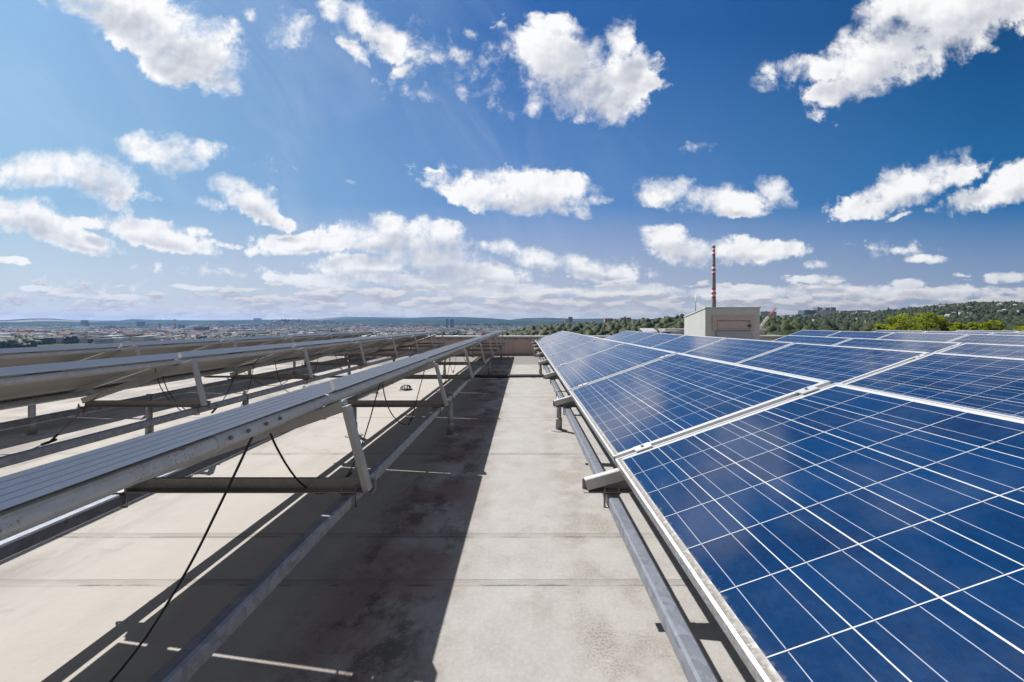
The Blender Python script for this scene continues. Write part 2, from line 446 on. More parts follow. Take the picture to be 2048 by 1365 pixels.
def panel_material():
    m, T, b = new_mat('photovoltaic_cells')
    tc = T.node('ShaderNodeTexCoord').outputs['Object']
    rnd = T.node('ShaderNodeObjectInfo').outputs['Random']
    x, y, z = T.sep(tc)
    x0, y0, pxx, pyy = 0.027, 0.024, 0.1595, 0.1525
    cx = T.math('DIVIDE', T.math('SUBTRACT', x, x0), pxx)
    cy = T.math('DIVIDE', T.math('SUBTRACT', y, y0), pyy)
    fx, fy = T.math('FRACT', cx), T.math('FRACT', cy)
    ix, iy = T.math('FLOOR', cx), T.math('FLOOR', cy)
    # distance to the nearest cell border, in metres
    ex = T.math('MULTIPLY', T.math('SUBTRACT', 0.5, T.math('ABSOLUTE', T.math('SUBTRACT', fx, 0.5))), pxx)
    ey = T.math('MULTIPLY', T.math('SUBTRACT', 0.5, T.math('ABSOLUTE', T.math('SUBTRACT', fy, 0.5))), pyy)
    ry = T.math('ROUND', cy)
    even = T.math('SUBTRACT', 1.0, T.math('MULTIPLY', T.math('FRACT', T.math('MULTIPLY', ry, 0.5)), 2.0))
    wy = T.math('ADD', 0.0013, T.math('MULTIPLY', even, 0.0006))
    gx = T.math('LESS_THAN', ex, 0.00110)
    gy = T.math('LESS_THAN', ey, wy)
    inx = T.math('MULTIPLY', T.math('GREATER_THAN', cx, 0.0), T.math('LESS_THAN', cx, 10.0))
    iny = T.math('MULTIPLY', T.math('GREATER_THAN', cy, 0.0), T.math('LESS_THAN', cy, 6.0))
    outside = T.math('SUBTRACT', 1.0, T.math('MULTIPLY', inx, iny))
    gap = T.math('MAXIMUM', T.math('MAXIMUM', gx, gy), outside)
    q = T.math('ABSOLUTE', T.math('SUBTRACT', T.math('ABSOLUTE', T.math('SUBTRACT', fy, 0.5)), 0.25))
    bus = T.math('MULTIPLY', T.math('LESS_THAN', q, 0.0062), T.math('GREATER_THAN', ex, 0.0030))
    fing = T.ramp01(T.math('ABSOLUTE', T.math('SUBTRACT', T.math('FRACT', T.math('DIVIDE', x, 0.0027)), 0.5)), 0.36, 0.5)
    # colour of the silicon: changes from cell to cell, with crystal flakes
    wn = T.node('ShaderNodeTexWhiteNoise', noise_dimensions='4D')
    T.put(wn.inputs['Vector'], T.comb(ix, iy, 0.0)); T.put(wn.inputs['W'], T.math('MULTIPLY', rnd, 97.0))
    r1 = wn.outputs['Value']
    cell = T.mix(r1, (0.0003, 0.0130, 0.047), (0.0004, 0.0205, 0.072))
    fl = T.sep(T.voronoi(tc, 95.0, out='Color'))
    cell = T.mix(T.math('MULTIPLY', fl[0], 0.35), cell, (0.0012, 0.028, 0.098))
    patch = T.ramp01(T.noise(T.vmath('ADD', tc, T.comb(T.math('MULTIPLY', rnd, 31.0), 0.0, 0.0)), 5.0, 3, 0.5), 0.52, 0.72)
    cell = T.mix(T.math('MULTIPLY', patch, 0.32), cell, (0.0040, 0.0055, 0.025))
    cell = T.mix(T.math('MULTIPLY', fing, 0.26), cell, (0.055, 0.080, 0.15))
    cell = T.mix(bus, cell, (0.25, 0.26, 0.31))
    col = T.mix(gap, cell, (0.40, 0.40, 0.395))
    # grime that collects along the lower edge and dust specks
    gn = T.noise(T.vmath('MULTIPLY', tc, (1.0, 0.6, 1.0)), 60.0, 6, 0.7)
    lo = T.math('SUBTRACT', 0.058, T.math('MULTIPLY', gn, 0.062))
    gr = T.ramp01(T.math('SUBTRACT', lo, y), -0.006, 0.012)
    gr = T.math('MULTIPLY', gr, T.ramp01(gn, 0.30, 0.55, True, 0.5, 0.95))
    col = T.mix(gr, col, (0.11, 0.095, 0.075))
    spk = T.math('LESS_THAN', T.voronoi(tc, 9.0), 0.018)
    col = T.mix(T.math('MULTIPLY', spk, 0.8), col, (0.30, 0.26, 0.20))
    dust = T.noise(tc, 3.0, 6, 0.65)
    col = T.mix(T.ramp01(dust, 0.4, 0.8, True, 0.0, 0.05), col, (0.4, 0.38, 0.36))
    T.put(b.inputs['Base Color'], col)
    T.put(b.inputs['Roughness'], T.math('ADD', 0.07, T.math('MULTIPLY', T.math('MAXIMUM', gr, T.math('MULTIPLY', dust, 0.12)), 0.6)))
    b.inputs['IOR'].default_value = 1.45
    b.inputs['Sheen Weight'].default_value = 0.06
    b.inputs['Sheen Roughness'].default_value = 0.35
    b.inputs['Sheen Tint'].default_value = (0.9, 0.88, 0.92, 1)
    return m


M_CELLS = panel_material()

SEAMS_EXTRA = 1.72


def roof_material():
    m, T, b = new_mat('bitumen_roof_membrane')
    tc = T.node('ShaderNodeTexCoord').outputs['Object']
    x, y, z = T.sep(tc)
    n1 = T.noise(tc, 0.7, 6, 0.6)
    n2 = T.noise(tc, 5.0, 7, 0.65)
    n3 = T.noise(tc, 60.0, 4, 0.7)
    n4 = T.noise(tc, 320.0, 2, 0.6)
    col = T.mix(n1, (0.252, 0.243, 0.232), (0.296, 0.285, 0.272))
    col = T.mix(T.ramp01(n2, 0.3, 0.75), col, (0.226, 0.216, 0.204))
    col = T.mix(T.math('MULTIPLY', T.ramp01(n3, 0.42, 0.75), 0.42), col, (0.348, 0.330, 0.312))
    col = T.mix(T.math('MULTIPLY', T.ramp01(n4, 0.5, 0.75), 0.40), col, (0.180, 0.168, 0.156))
    col = T.mix(T.math('MULTIPLY', T.ramp01(x, -0.75, -1.25), 0.8), col, T.mix(n2, (0.320, 0.295, 0.267), (0.276, 0.256, 0.233)))
    # drifts of dirt along the roof, running with the rows
    st = T.noise(T.vmath('MULTIPLY', tc, (3.2, 0.55, 1.0)), 1.0, 8, 0.68)
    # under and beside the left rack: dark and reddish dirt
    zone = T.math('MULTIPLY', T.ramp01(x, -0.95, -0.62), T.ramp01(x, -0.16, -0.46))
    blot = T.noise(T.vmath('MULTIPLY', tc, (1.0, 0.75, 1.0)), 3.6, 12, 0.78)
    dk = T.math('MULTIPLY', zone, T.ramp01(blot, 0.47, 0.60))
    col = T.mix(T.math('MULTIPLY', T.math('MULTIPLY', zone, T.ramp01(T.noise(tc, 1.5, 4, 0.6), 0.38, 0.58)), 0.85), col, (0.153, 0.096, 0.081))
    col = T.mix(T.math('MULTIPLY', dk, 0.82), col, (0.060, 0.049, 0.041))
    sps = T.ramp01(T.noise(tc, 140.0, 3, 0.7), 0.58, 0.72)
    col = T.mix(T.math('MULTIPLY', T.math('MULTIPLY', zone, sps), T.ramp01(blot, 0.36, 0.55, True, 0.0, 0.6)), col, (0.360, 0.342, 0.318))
    # the wet-stain zones below the further left racks
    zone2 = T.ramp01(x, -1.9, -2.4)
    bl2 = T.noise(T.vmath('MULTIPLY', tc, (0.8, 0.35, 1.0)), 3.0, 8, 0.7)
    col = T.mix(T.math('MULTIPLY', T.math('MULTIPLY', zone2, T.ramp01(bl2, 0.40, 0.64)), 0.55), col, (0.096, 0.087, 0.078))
    # brown speckle near the right hand rail
    zr = T.math('MULTIPLY', T.ramp01(x, 0.12, 0.27), T.ramp01(x, 0.62, 0.40))
    zr = T.math('MULTIPLY', zr, T.ramp01(y, 7.5, 3.0, True, 0.3, 1.0))
    col = T.mix(T.math('MULTIPLY', T.math('MULTIPLY', zr, T.ramp01(T.noise(tc, 4.0, 5, 0.6), 0.40, 0.60)), T.ramp01(T.noise(tc, 110.0, 4, 0.7), 0.44, 0.62, True, 0.15, 0.8)), col, (0.129, 0.105, 0.075))
    zl = T.ramp01(x, -0.9, -1.2)
    col = T.mix(T.math('MULTIPLY', T.ramp01(st, 0.50, 0.75), 0.30), col, (0.162, 0.144, 0.126))
    # lapped seams of the membrane across the roof
    wob = T.math('MULTIPLY', T.math('SUBTRACT', T.noise(T.vmath('MULTIPLY', tc, (1.2, 0.0, 0.0)), 1.0, 5, 0.6), 0.5), 0.022)
    yw = T.math('ADD', y, wob)
    d1 = T.math('SUBTRACT', 1.3, T.math('MULTIPLY', T.math('FRACT', T.math('DIVIDE', T.math('SUBTRACT', yw, 2.097 + 0.003), 1.3)), 1.3))
    d1 = T.math('FRACT', T.math('DIVIDE', d1, 1.3))
    d1 = T.math('MULTIPLY', d1, 1.3)
    d2 = T.math('SUBTRACT', SEAMS_EXTRA, yw)
    d2 = T.math('ADD', d2, T.math('MULTIPLY', T.math('LESS_THAN', d2, 0.0), 9.0))
    dd = T.math('MINIMUM', d1, d2)
    sn = T.noise(T.vmath('MULTIPLY', tc, (1.6, 5.0, 1.0)), 1.3, 7, 0.7)
    band = T.math('MULTIPLY', T.ramp01(dd, 0.075, 0.010), T.ramp01(sn, 0.30, 0.62, True, 0.10, 0.85))
    col = T.mix(T.math('MULTIPLY', band, 0.52), col, (0.117, 0.107, 0.095))
    lip = T.math('MULTIPLY', T.ramp01(T.math('ABSOLUTE', T.math('SUBTRACT', dd, 0.040)), 0.007, 0.001), T.ramp01(sn, 0.46, 0.56))
    col = T.mix(T.math('MULTIPLY', lip, 0.75), col, (0.051, 0.047, 0.042))
    line = T.ramp01(dd, 0.006, 0.0015)
    col = T.mix(T.math('MULTIPLY', line, 0.45), col, (0.084, 0.078, 0.072))
    # dried puddle rims
    pr = T.noise(tc, 0.85, 5, 0.55)
    rim = T.math('MULTIPLY', T.ramp01(T.math('ABSOLUTE', T.math('SUBTRACT', pr, 0.54)), 0.012, 0.001), T.ramp01(n2, 0.40, 0.60))
    col = T.mix(T.math('MULTIPLY', rim, 0.30), col, (0.19, 0.17, 0.15))
    # little pits, blisters and stuck debris
    v = T.voronoi(tc, 2.1)
    pit = T.ramp01(v, 0.022, 0.014)
    col = T.mix(T.math('MULTIPLY', pit, 0.8), col, (0.060, 0.054, 0.048))
    T.put(b.inputs['Base Color'], col)
    b.inputs['Roughness'].default_value = 0.86
    b.inputs['Specular IOR Level'].default_value = 0.25
    h = T.math('ADD', T.math('MULTIPLY', n2, 0.010), T.math('MULTIPLY', n3, 0.0025))
    h = T.math('ADD', h, T.math('MULTIPLY', n4, 0.0012))
    h = T.math('ADD', h, T.math('MULTIPLY', T.ramp01(dd, 0.046, 0.040), 0.003))
    bp = T.node('ShaderNodeBump'); bp.inputs['Strength'].default_value = 0.5; bp.inputs['Distance'].default_value = 1.0
    T.l.new(h, bp.inputs['Height']); T.l.new(bp.outputs[0], b.inputs['Normal'])
    return m


def render_plaster(name, col, streak, streakcol, basecol):
    m, T, b = new_mat(name)
    tc = T.node('ShaderNodeTexCoord').outputs['Object']
    x, y, z = T.sep(tc)
    n = T.noise(tc, 2.0, 7, 0.65)
    c = T.mix(n, tuple(v * 0.86 for v in col), tuple(v * 1.08 for v in col))
    s = T.noise(T.vmath('MULTIPLY', tc, (7.0, 7.0, 0.6)), 1.0, 6, 0.6)
    c = T.mix(T.math('MULTIPLY', T.ramp01(s, 0.50, 0.72), streak), c, streakcol)
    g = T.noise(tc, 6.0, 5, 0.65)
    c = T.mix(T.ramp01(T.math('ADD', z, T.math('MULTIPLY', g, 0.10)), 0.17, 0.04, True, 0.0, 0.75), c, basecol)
    T.put(b.inputs['Base Color'], c)
    b.inputs['Roughness'].default_value = 0.9
    bp = T.node('ShaderNodeBump'); bp.inputs['Strength'].default_value = 0.3; bp.inputs['Distance'].default_value = 0.004
    T.l.new(T.noise(tc, 90, 4, 0.6), bp.inputs['Height']); T.l.new(bp.outputs[0], b.inputs['Normal'])
    return m


M_ROOF = roof_material()
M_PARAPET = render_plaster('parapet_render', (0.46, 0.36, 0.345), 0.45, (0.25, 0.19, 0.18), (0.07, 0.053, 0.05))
M_COPING = simple('coping_sheet', (0.40, 0.40, 0.40), 0.45, 0.3, 0.08, 3)
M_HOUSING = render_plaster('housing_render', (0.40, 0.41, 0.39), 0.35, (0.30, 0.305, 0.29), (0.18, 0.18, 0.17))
M_PINK = simple('hatch_board', (0.36, 0.30, 0.29), 0.7, 0, 0.15, 12)
M_FLAP = simple('flap_sheet', (0.25, 0.25, 0.30), 0.4, 0.5, 0.08, 6)
M_DARKWALL = simple('wall_below_roof', (0.35, 0.33, 0.31), 0.9)

# ------------------------------------------------------------------ the roof
ROOF_X0, ROOF_X1, ROOF_Y0, ROOF_Y1 = -8.2, 27.0, -9.0, 14.3
g = MB()
g.box(ROOF_X0, ROOF_X1, ROOF_Y0, ROOF_Y1, -0.4, 0.0)
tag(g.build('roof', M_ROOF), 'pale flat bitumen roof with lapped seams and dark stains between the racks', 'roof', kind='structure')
g = MB()
g.box(ROOF_X0 + 0.1, ROOF_X1 - 0.1, ROOF_Y0 + 0.1, ROOF_Y1 - 0.1, -46, -0.4)
tag(g.build('building', M_DARKWALL), 'tall building whose flat roof carries the solar rows', 'building', kind='structure')

PAR_Y = 13.85
t = thing('parapet_wall', 'pinkish rendered parapet with pale metal coping across the far end of the roof', 'parapet', (0, PAR_Y, 0))
g = MB(); g.box(ROOF_X0, ROOF_X1, 0, 0.40, 0.0, 0.60); g.build('wall', M_PARAPET, t)
g = MB(); g.bevbox(ROOF_X0, ROOF_X1, -0.06, 0.46, 0.603, 0.665, 0.008, 0, 'x')
cop = g.build('coping', M_COPING, t)
g = MB()
for i in range(90):
    xx = ROOF_X0 + 0.2 + i * 0.385
    g.box(xx, xx + 0.05, -0.045, -0.002, 0.555, 0.602)
o = g.build('coping_bracket', M_STEEL, cop); o['kind'] = 'stuff'
for nm, xa, xb, lab in (('parapet_wall', ROOF_X0, ROOF_X0 + 0.35, 'low rendered parapet along the roof edge behind the leftmost solar row'),
                        ('parapet_wall', ROOF_X1 - 0.35, ROOF_X1, 'low rendered parapet along the roof edge beyond the rightmost solar row')):
    t = thing(nm, lab, 'parapet', (0, 0, 0))
    g = MB(); g.box(xa, xb, ROOF_Y0, PAR_Y - 0.07, 0.0, 0.58); g.build('wall', M_PARAPET, t)
    g = MB(); g.bevbox(xa - 0.05, xb + 0.05, ROOF_Y0, PAR_Y - 0.065, 0.583, 0.64, 0.008, 0, 'y'); g.build('coping', M_COPING, t)

# ------------------------------------------------------------------ solar panels
TILT = math.atan2(0.557 - 0.2415, 0.9085)
CT, ST = math.cos(TILT), math.sin(TILT)
PL, PW, PITCH, TH = 1.649, 0.9617, 1.68, 0.048
Y1 = 1.66                                    # joint number 1
JY = [Y1 + PITCH * (k - 1) for k in range(-1, 10)]   # JY[k + 1] is joint k
ZTOP = CAMZ - 0.2415


def joint(k): return JY[k + 1]


def make_panel():
    root = thing('solar_panel', 'x', 'solar panel')
    # frame: two long sides with a ribbed outer face, two short sides
    f = MB()
    lip = 0.0085
    for side in (0, 1):
        sgn = 1 if side == 0 else -1
        y_out = 0.0 if side == 0 else PW
        ring = [(0, 0.0)]
        for k in range(4):                    # grooves on the outer face
            zc = -0.0085 - k * 0.0095
            ring += [(0, zc + 0.0009), (0.0016, zc + 0.0004), (0.0016, zc - 0.0004), (0, zc - 0.0009)]
        ring += [(0, -TH), (0.022, -TH), (0.022, -TH + 0.002), (0.002, -TH + 0.0025), (0.002, -0.003), (lip, -0.0016), (lip, 0.0)]
        ring = [(y_out + sgn * a, c) for a, c in ring]
        if side == 1: ring = ring[::-1]
        f.extrude(ring, 0.0, PL, lambda a, c, t: (t, a, c))
    for x0, x1 in ((0.0, lip), (PL - lip, PL)):
        f.box(x0, x1, lip, PW - lip, -0.0016, 0.0)
        xw = 0.0 if x0 == 0.0 else PL - 0.003
        f.box(xw, xw + 0.003, 0.003, PW - 0.003, -TH, -0.0018)
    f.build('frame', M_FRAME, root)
    g = MB(); g.box(0.0035, PL - 0.0035, 0.0035, PW - 0.0035, -0.0070, -0.0022)
    g.build('cell_sheet', M_CELLS, root)
    g = MB(); g.box(0.004, PL - 0.004, 0.004, PW - 0.004, -0.0105, -0.0075)
    bs = g.build('backsheet', M_BACK, root)
    g = MB(); g.bevbox(PL / 2 - 0.06, PL / 2 + 0.06, PW - 0.19, PW - 0.09, -0.034, -0.0107, 0.004, 0, 'x')
    g.build('junction_box', M_BLACK, root)
    return root


def panel_matrix(xt, yfar, jit=0.0):
    """panel whose upper edge is at x = xt; local x runs towards the camera, local y up the slope"""
    a = TILT + jit
    c, s = math.cos(a), math.sin(a)
    low = Vector((xt - PW * CT, yfar, ZTOP - PW * ST))
    M = Matrix(((0, c, -s), (-1, 0, 0), (0, s, c))).to_4x4()
    M.translation = low
    return M


ROWS = [   # name, x of upper edge, first panel index, last panel index, side
    ('first row right of the aisle', 1.284, 0, 7, 'R', 0.0),
    ('second row right of the aisle', 3.41, 1, 7, 'R', 0.0),
    ('short row before the roof housing', 5.53, 2, 4, 'R', 0.0),
    ('row right of the roof housing', 9.35, 4, 7, 'R', 0.02),
    ('row before last at the far right', 11.87, 5, 7, 'R', 0.02),
    ('last row at the far right', 14.56, 6, 7, 'R', 0.02),
    ('row just left of the aisle', -0.80, 0, 7, 'L', 0.008),
    ('middle row on the left', -2.88, 1, 7, 'L', 0.0),
    ('outermost row on the left', -5.06, 2, 7, 'L', 0.0),
]
proto = make_panel()
first = True
for name, xt, k0, k1, side, dz in ROWS:
    n = k1 - k0 + 1
    for k in range(k0, k1 + 1):
        p = proto if first else copy_tree(proto)
        first = False
        M = panel_matrix(xt, joint(k + 1) - (PITCH - PL) / 2, random.uniform(-0.0022, 0.0022))
        M.translation.z += dz + random.uniform(-0.0015, 0.0015)
        p.matrix_world = M
        i = k - k0
        if i == 0: pos = 'nearest of'
        elif i == n - 1: pos = 'farthest of'
        else: pos = ordinal(i) + ' from the camera in'
        if side == 'R':
            tag(p, ('blue gridded panel, ' + pos + ' the ' + name), 'solar panel', 'blue solar panels in ' + name)
        else:
            tag(p, ('panel seen from behind, ' + pos + ' the ' + name), 'solar panel', 'solar panels seen from behind in ' + name)

# ------------------------------------------------------------------ mounting racks
H_RAIL = CAMZ - 0.700                        # top of the galvanised rails


def plane_z(xt, x, n): return ZTOP + (x - xt) * math.tan(TILT) + n / CT


def rack(name, label, xt, k0, k1, fx0, fx1, rail_b, rail_f, posts, y_near, y_far, detail, dz=0.0):
    """fx0, fx1: ends of the bottom beams; rail_b, rail_f: x of the two rails"""
    root = thing('mounting_rack', label, 'rack', (xt, joint(k0), 0), 'mounting racks under the solar rows')
    ox, oy = xt, joint(k0)
    def L(p): return (p[0] - ox, p[1] - oy, p[2])
    # rails in lengths, butted
    for rx in (rail_b, rail_f):
        ys = [y_near]
        yy = y_near + 1.95
        while yy < y_far - 0.6:
            ys.append(yy); yy += 5.6
        ys.append(y_far)
        for a, b in zip(ys[:-1], ys[1:]):
            g = MB(); g.bevbox(rx - 0.021 - ox, rx + 0.021 - ox, a + 0.001 - oy, b - 0.001 - oy, H_RAIL - 0.052, H_RAIL, 0.006)
            r = g.build('rail', M_RAIL, root)
            if detail and b < y_far:
                for q in (0.09, 0.17):
                    g = MB()
                    for s in (-1, 1):
                        g.tube([L((rx + s * 0.020, b + q - 0.14, H_RAIL - 0.026)), L((rx + s * 0.030, b + q - 0.14, H_RAIL - 0.026))], 0.0085, 6, smooth=False)
                    g.build('bolt', M_STEEL, r)
    # posts
    for rx, py in posts:
        g = MB(); g.tube([L((rx, py, 0.0)), L((rx, py, H_RAIL - 0.053))], 0.0255, 14)
        p = g.build('post', M_PIPE, root)
        g = MB(); g.tube([L((rx, py, 0.0)), L((rx, py, 0.118)), L((rx, py, 0.125)), L((rx, py, 0.1255))], [0.033, 0.033, 0.032, 0.026], 14)
        g.build('post_sleeve', M_PIPE, p)
        g = MB(); g.tube([L((rx, py, 0.001)), L((rx, py, 0.007)), L((rx, py, 0.012))], [0.085, 0.075, 0.034], 16)
        g.build('post_flashing', M_CONC if detail else M_PIPE, p)
        if detail:                            # clip strap over the rail
            g = MB()
            for s in (-1, 1): g.tube([L((rx + s * 0.026, py, H_RAIL - 0.07)), L((rx + s * 0.026, py, H_RAIL + 0.004))], 0.004, 6)
            g.tube([L((rx - 0.028, py, H_RAIL + 0.004)), L((rx + 0.028, py, H_RAIL + 0.004))], 0.004, 6)
            g.build('strap', M_STEEL, p)
    # purlins along the row, under the panels
    for tpos in ((0.895, 0.14)):
        x = xt - (PW - tpos * PW) * CT if tpos < 0.5 else xt - (0.052) * CT
        n_c = -TH - 0.024
        cx, cz = x - n_c * 0 - ST * (n_c) * 1.0, 0
        px = x + (-ST) * n_c * -1 * -1
        # centre of the purlin: on the panel plane, moved along the normal (-ST, CT)
        px = x - ST * n_c
        pz = plane_z(xt, x, 0) + CT * n_c + dz
        prof = []
        w, h, r = 0.030, 0.021, 0.014
        for (sx, sz, a0) in ((1, 1, 0), (-1, 1, 90), (-1, -1, 180), (1, -1, 270)):
            for k in range(4):
                a = R(a0 + 30 * k)
                prof.append((sx * (w - r) + r * math.cos(a), sz * (h - r) + r * math.sin(a)))
        Mx = Matrix(((CT, 0, -ST), (0, 1, 0), (ST, 0, CT))).to_4x4()
        Mx.translation = Vector((px - ox, 0, pz))
        g = MB()
        g.extrude(prof[::-1], y_near - oy, y_far - oy, lambda a, c, t: (a, t, c), 0, Mx)
        pu = g.build('purlin', M_PURLIN, root)
        if detail:
            ysp = [Y1 - 0.62] if tpos > 0.5 else []
            if side_of(xt) == 'L': ysp += [Y1 + 5.1]
            for ya in ysp:
                g = MB()
                pr2 = [(a * 1.09, c * 1.12) for a, c in prof]
                g.extrude(pr2[::-1], ya - oy, ya + 0.30 - oy, lambda a, c, t: (a, t, c), 0, Mx)
                sp = g.build('splice_sleeve', M_PURLIN, pu)
                for q in (0.04, 0.11, 0.19, 0.26):
                    g = MB(); a0 = Mx @ Vector((w * 1.05, ya + q - oy, -0.002)); a1 = Mx @ Vector((w * 1.05 + 0.009, ya + q - oy, -0.002))
                    g.tube([a0, a1], 0.0055, 6, smooth=False)
                    g.build('bolt', M_STEEL, sp)
    # triangular frames at every joint
    for k in range(k0, k1 + 2):
        y = joint(k)
        zb0, zb1 = CAMZ - 0.696, CAMZ - 0.646
        yc = y + 0.0
        g = MB()
        ring = [(-0.021, zb0), (0.021, zb0), (0.021, zb1), (0.004, zb1), (0.004, zb1 - 0.003), (0.0175, zb1 - 0.003), (0.0175, zb0 + 0.0035), (-0.021, zb0 + 0.0035)]
        g.extrude([(a + yc - oy, c) for a, c in ring], fx0 - ox, fx1 - ox, lambda a, c, t: (t, a, c))
        beam = g.build('beam', M_ALU_DARK, root)
        # rafter
        xa, xb = fx0 + 0.012, fx1 - 0.115
        na = -TH - 0.048 - 0.024
        pa = Vector((xa, yc - 0.001, plane_z(xt, xa, na) + dz)); pb = Vector((xb, yc - 0.001, plane_z(xt, xb, na) + dz))
        if pa.z - 0.024 < zb0 + 0.005: pa.z = zb0 + 0.030
        g = MB(); g.bar(L(pa), L(pb), 0.034, 0.046, (0, 0, 1), 0, 0.003)
        g.build('rafter', M_ALU, beam)
        # strut from the upper end of the rafter down to the beam
        g = MB(); g.bar(L((fx1 - 0.020, yc - 0.018, zb0 + 0.012)), L((xb + 0.006, yc - 0.018, pb.z + 0.000)), 0.040, 0.026, (1, 0, 0.3), 0, 0.002)
        g.build('strut', M_ALU, beam)
        for rx in (rail_b, rail_f):
            if not detail and rx == rail_f: continue
            g = MB()
            for s in (-1, 1):
                xx = rx + s * 0.029
                g.tube([L((xx, yc - 0.008, H_RAIL - 0.060)), L((xx, yc - 0.008, zb0 + 0.028))], 0.0042, 6)
                g.tube([L((xx, yc - 0.008, zb0 + 0.004)), L((xx, yc - 0.008, zb0 + 0.013))], 0.009, 6, smooth=False)
            g.tube([L((rx - 0.029, yc - 0.008, H_RAIL - 0.058)), L((rx, yc - 0.008, H_RAIL - 0.061)), L((rx + 0.029, yc - 0.008, H_RAIL - 0.058))], 0.0042, 6)
            g.build('u_bolt', M_STEEL, beam)
            g = MB(); g.box(rx - 0.036 - ox, rx + 0.036 - ox, yc - 0.022 - oy, yc + 0.022 - oy, H_RAIL + 0.0005, zb0 - 0.0005)
            g.build('bearing_pad', M_BLACK, beam)
        # clamps holding the panels at the joint
        if k0 < k <= k1:
            for tt in (0.13, 0.88):
                g = MB()
                Mx = panel_matrix(xt, y); Mx.translation -= Vector((ox, oy, -dz))
                g.bevbox(-0.026, 0.026, tt * PW - 0.035, tt * PW + 0.035, 0.0008, 0.0055, 0.001, 0, 'y', Mx)
                g.box(-0.006, 0.006, tt * PW - 0.03, tt * PW + 0.03, -TH, 0.0006, 0, Mx)
                g.build('clamp', M_FRAME, beam)
                g = MB(); g.tube([Mx @ Vector((0, tt * PW, 0.0055)), Mx @ Vector((0, tt * PW, 0.012))], 0.006, 6, smooth=False)
                g.build('clamp_bolt', M_STEEL, beam)
    return root


def side_of(xt): return 'L' if xt < 0 else 'R'


for i, (name, xt, k0, k1, side, dz) in enumerate(ROWS):
    yf = joint(k1 + 1) + 0.06
    yn = joint(k0) - 0.1
    if side == 'R':
        fx0, fx1, rb, rf = xt - 1.038, xt + 0.0, xt - 0.921, xt - 0.06
        p0 = 4.12
    else:
        sh = {6: 0.0, 7: 0.07, 8: 0.15}[i]
        fx0, fx1, rb, rf = xt - 0.875 + sh, xt + 0.180 + sh, xt - 0.868 + sh, xt + 0.078 + sh
        p0 = 3.93
    posts = [(rx, p0 + 4.5 * j) for rx in (rb, rf) for j in range(3) if yn < p0 + 4.5 * j < yf]
    lab = {'R': 'metal rack of rails, posts and beams under the ', 'L': 'metal A-frame rack on posts holding up the '}[side] + name
    rack('mounting_rack', ' '.join(lab.split()[:16]), xt, k0, k1, fx0, fx1, rb, rf, posts, yn, yf, i in (0, 6, 7), dz)

# ------------------------------------------------------------------ cables, conduit, drain
def spline(pts, n=10):
    pts = [Vector(p) for p in pts]; out = []
    for i in range(len(pts) - 1):
        p0, p1, p2, p3 = pts[max(i - 1, 0)], pts[i], pts[i + 1], pts[min(i + 2, len(pts) - 1)]
        for k in range(n):
            t = k / n
            out.append(0.5 * ((2 * p1) + (p2 - p0) * t + (2 * p0 - 5 * p1 + 4 * p2 - p3) * t * t + (3 * p1 - p0 - 3 * p2 + p3) * t ** 3))
    out.append(pts[-1])
    return out


def at(u, v, y): return Vector(((u - U0) * y / FPX, y, CAMZ + (V0 - v) * y / FPX))


def cable(label, pts, r=0.0034, conn=None, mat=None, group=None):
    pts = spline(pts)
    root = thing('cable', label, 'cable', pts[0], group)
    o = Vector(pts[0])
    g = MB(); g.tube([p - o for p in pts], r, 7); g.build('wire', mat or M_CABLE, root)
    if conn is not None:
        i = min(int(conn * (len(pts) - 1)), len(pts) - 2)
        d = (pts[i + 1] - pts[i]).normalized(); c = pts[i] - o
        g = MB(); g.tube([c - d * 0.045, c - d * 0.038, c - d * 0.004, c, c + d * 0.004, c + d * 0.038, c + d * 0.045],
                         [r * 1.3, r * 2.6, r * 2.6, r * 2.0, r * 2.6, r * 2.6, r * 1.3], 8)
        g.build('connector', M_BLACK, root)
    return root


cable('long thin black cable hanging from the nearest left panel down to the roof in front', [at(509, 864, 1.29), at(483, 920, 1.285), at(440, 1010, 1.275), at(380, 1130, 1.26), at(300, 1262, 1.24), at(228, 1356, 1.222), at(190, 1395, 1.20)], 0.0040)
cable('short black cable curving from the nearest left panel to the first beam, with white tag', [at(541, 868, 1.37), at(552, 893, 1.40), at(573, 930, 1.50), at(597, 962, 1.62), at(625, 984, 1.72), at(645, 987, 1.75), at(668, 981, 1.78), at(690, 958, 2.0)], 0.0036, None)
cable('taut black cable running from under the left row to the foot of the nearest strut', [at(763, 758, 2.44), at(752, 795, 2.44), at(738, 845, 2.42), at(718, 905, 2.36), at(697, 948, 2.28), at(690, 958, 2.26)], 0.0036, 0.97)
cable('black cable sagging in a loop between the first and second left struts', [at(764, 760, 2.5), at(770, 795, 2.6), at(782, 826, 2.75), at(800, 846, 2.95), at(815, 848, 3.1), at(824, 835, 3.2), at(836, 790, 3.35), at(849, 741, 3.5)], 0.0036, 0.66)
bays = [(874, 725, 888, 768, 901, 716, 4.2, 4.9, 5.2), (897, 706, 906, 745, 913, 702, 5.9, 6.6, 6.9), (925, 694, 931, 722, 938, 690, 7.9, 8.6, 8.9)]
for j, (ua, va, ub, vb, uc, vc, ya, yb, yc) in enumerate(bays):
    cable('thin black cable dipping under the left row in its %s bay' % ['third', 'fourth', 'fifth'][j], [at(ua, va, ya), at((ua + ub) / 2, (va + vb) / 2 + 8, (ya + yb) / 2), at(ub, vb, yb), at((ub + uc) / 2 + 1, (vb + vc) / 2 + 6, (yb + yc) / 2), at(uc, vc, yc)], 0.0034, 0.55, group='cables sagging under the row left of the aisle')
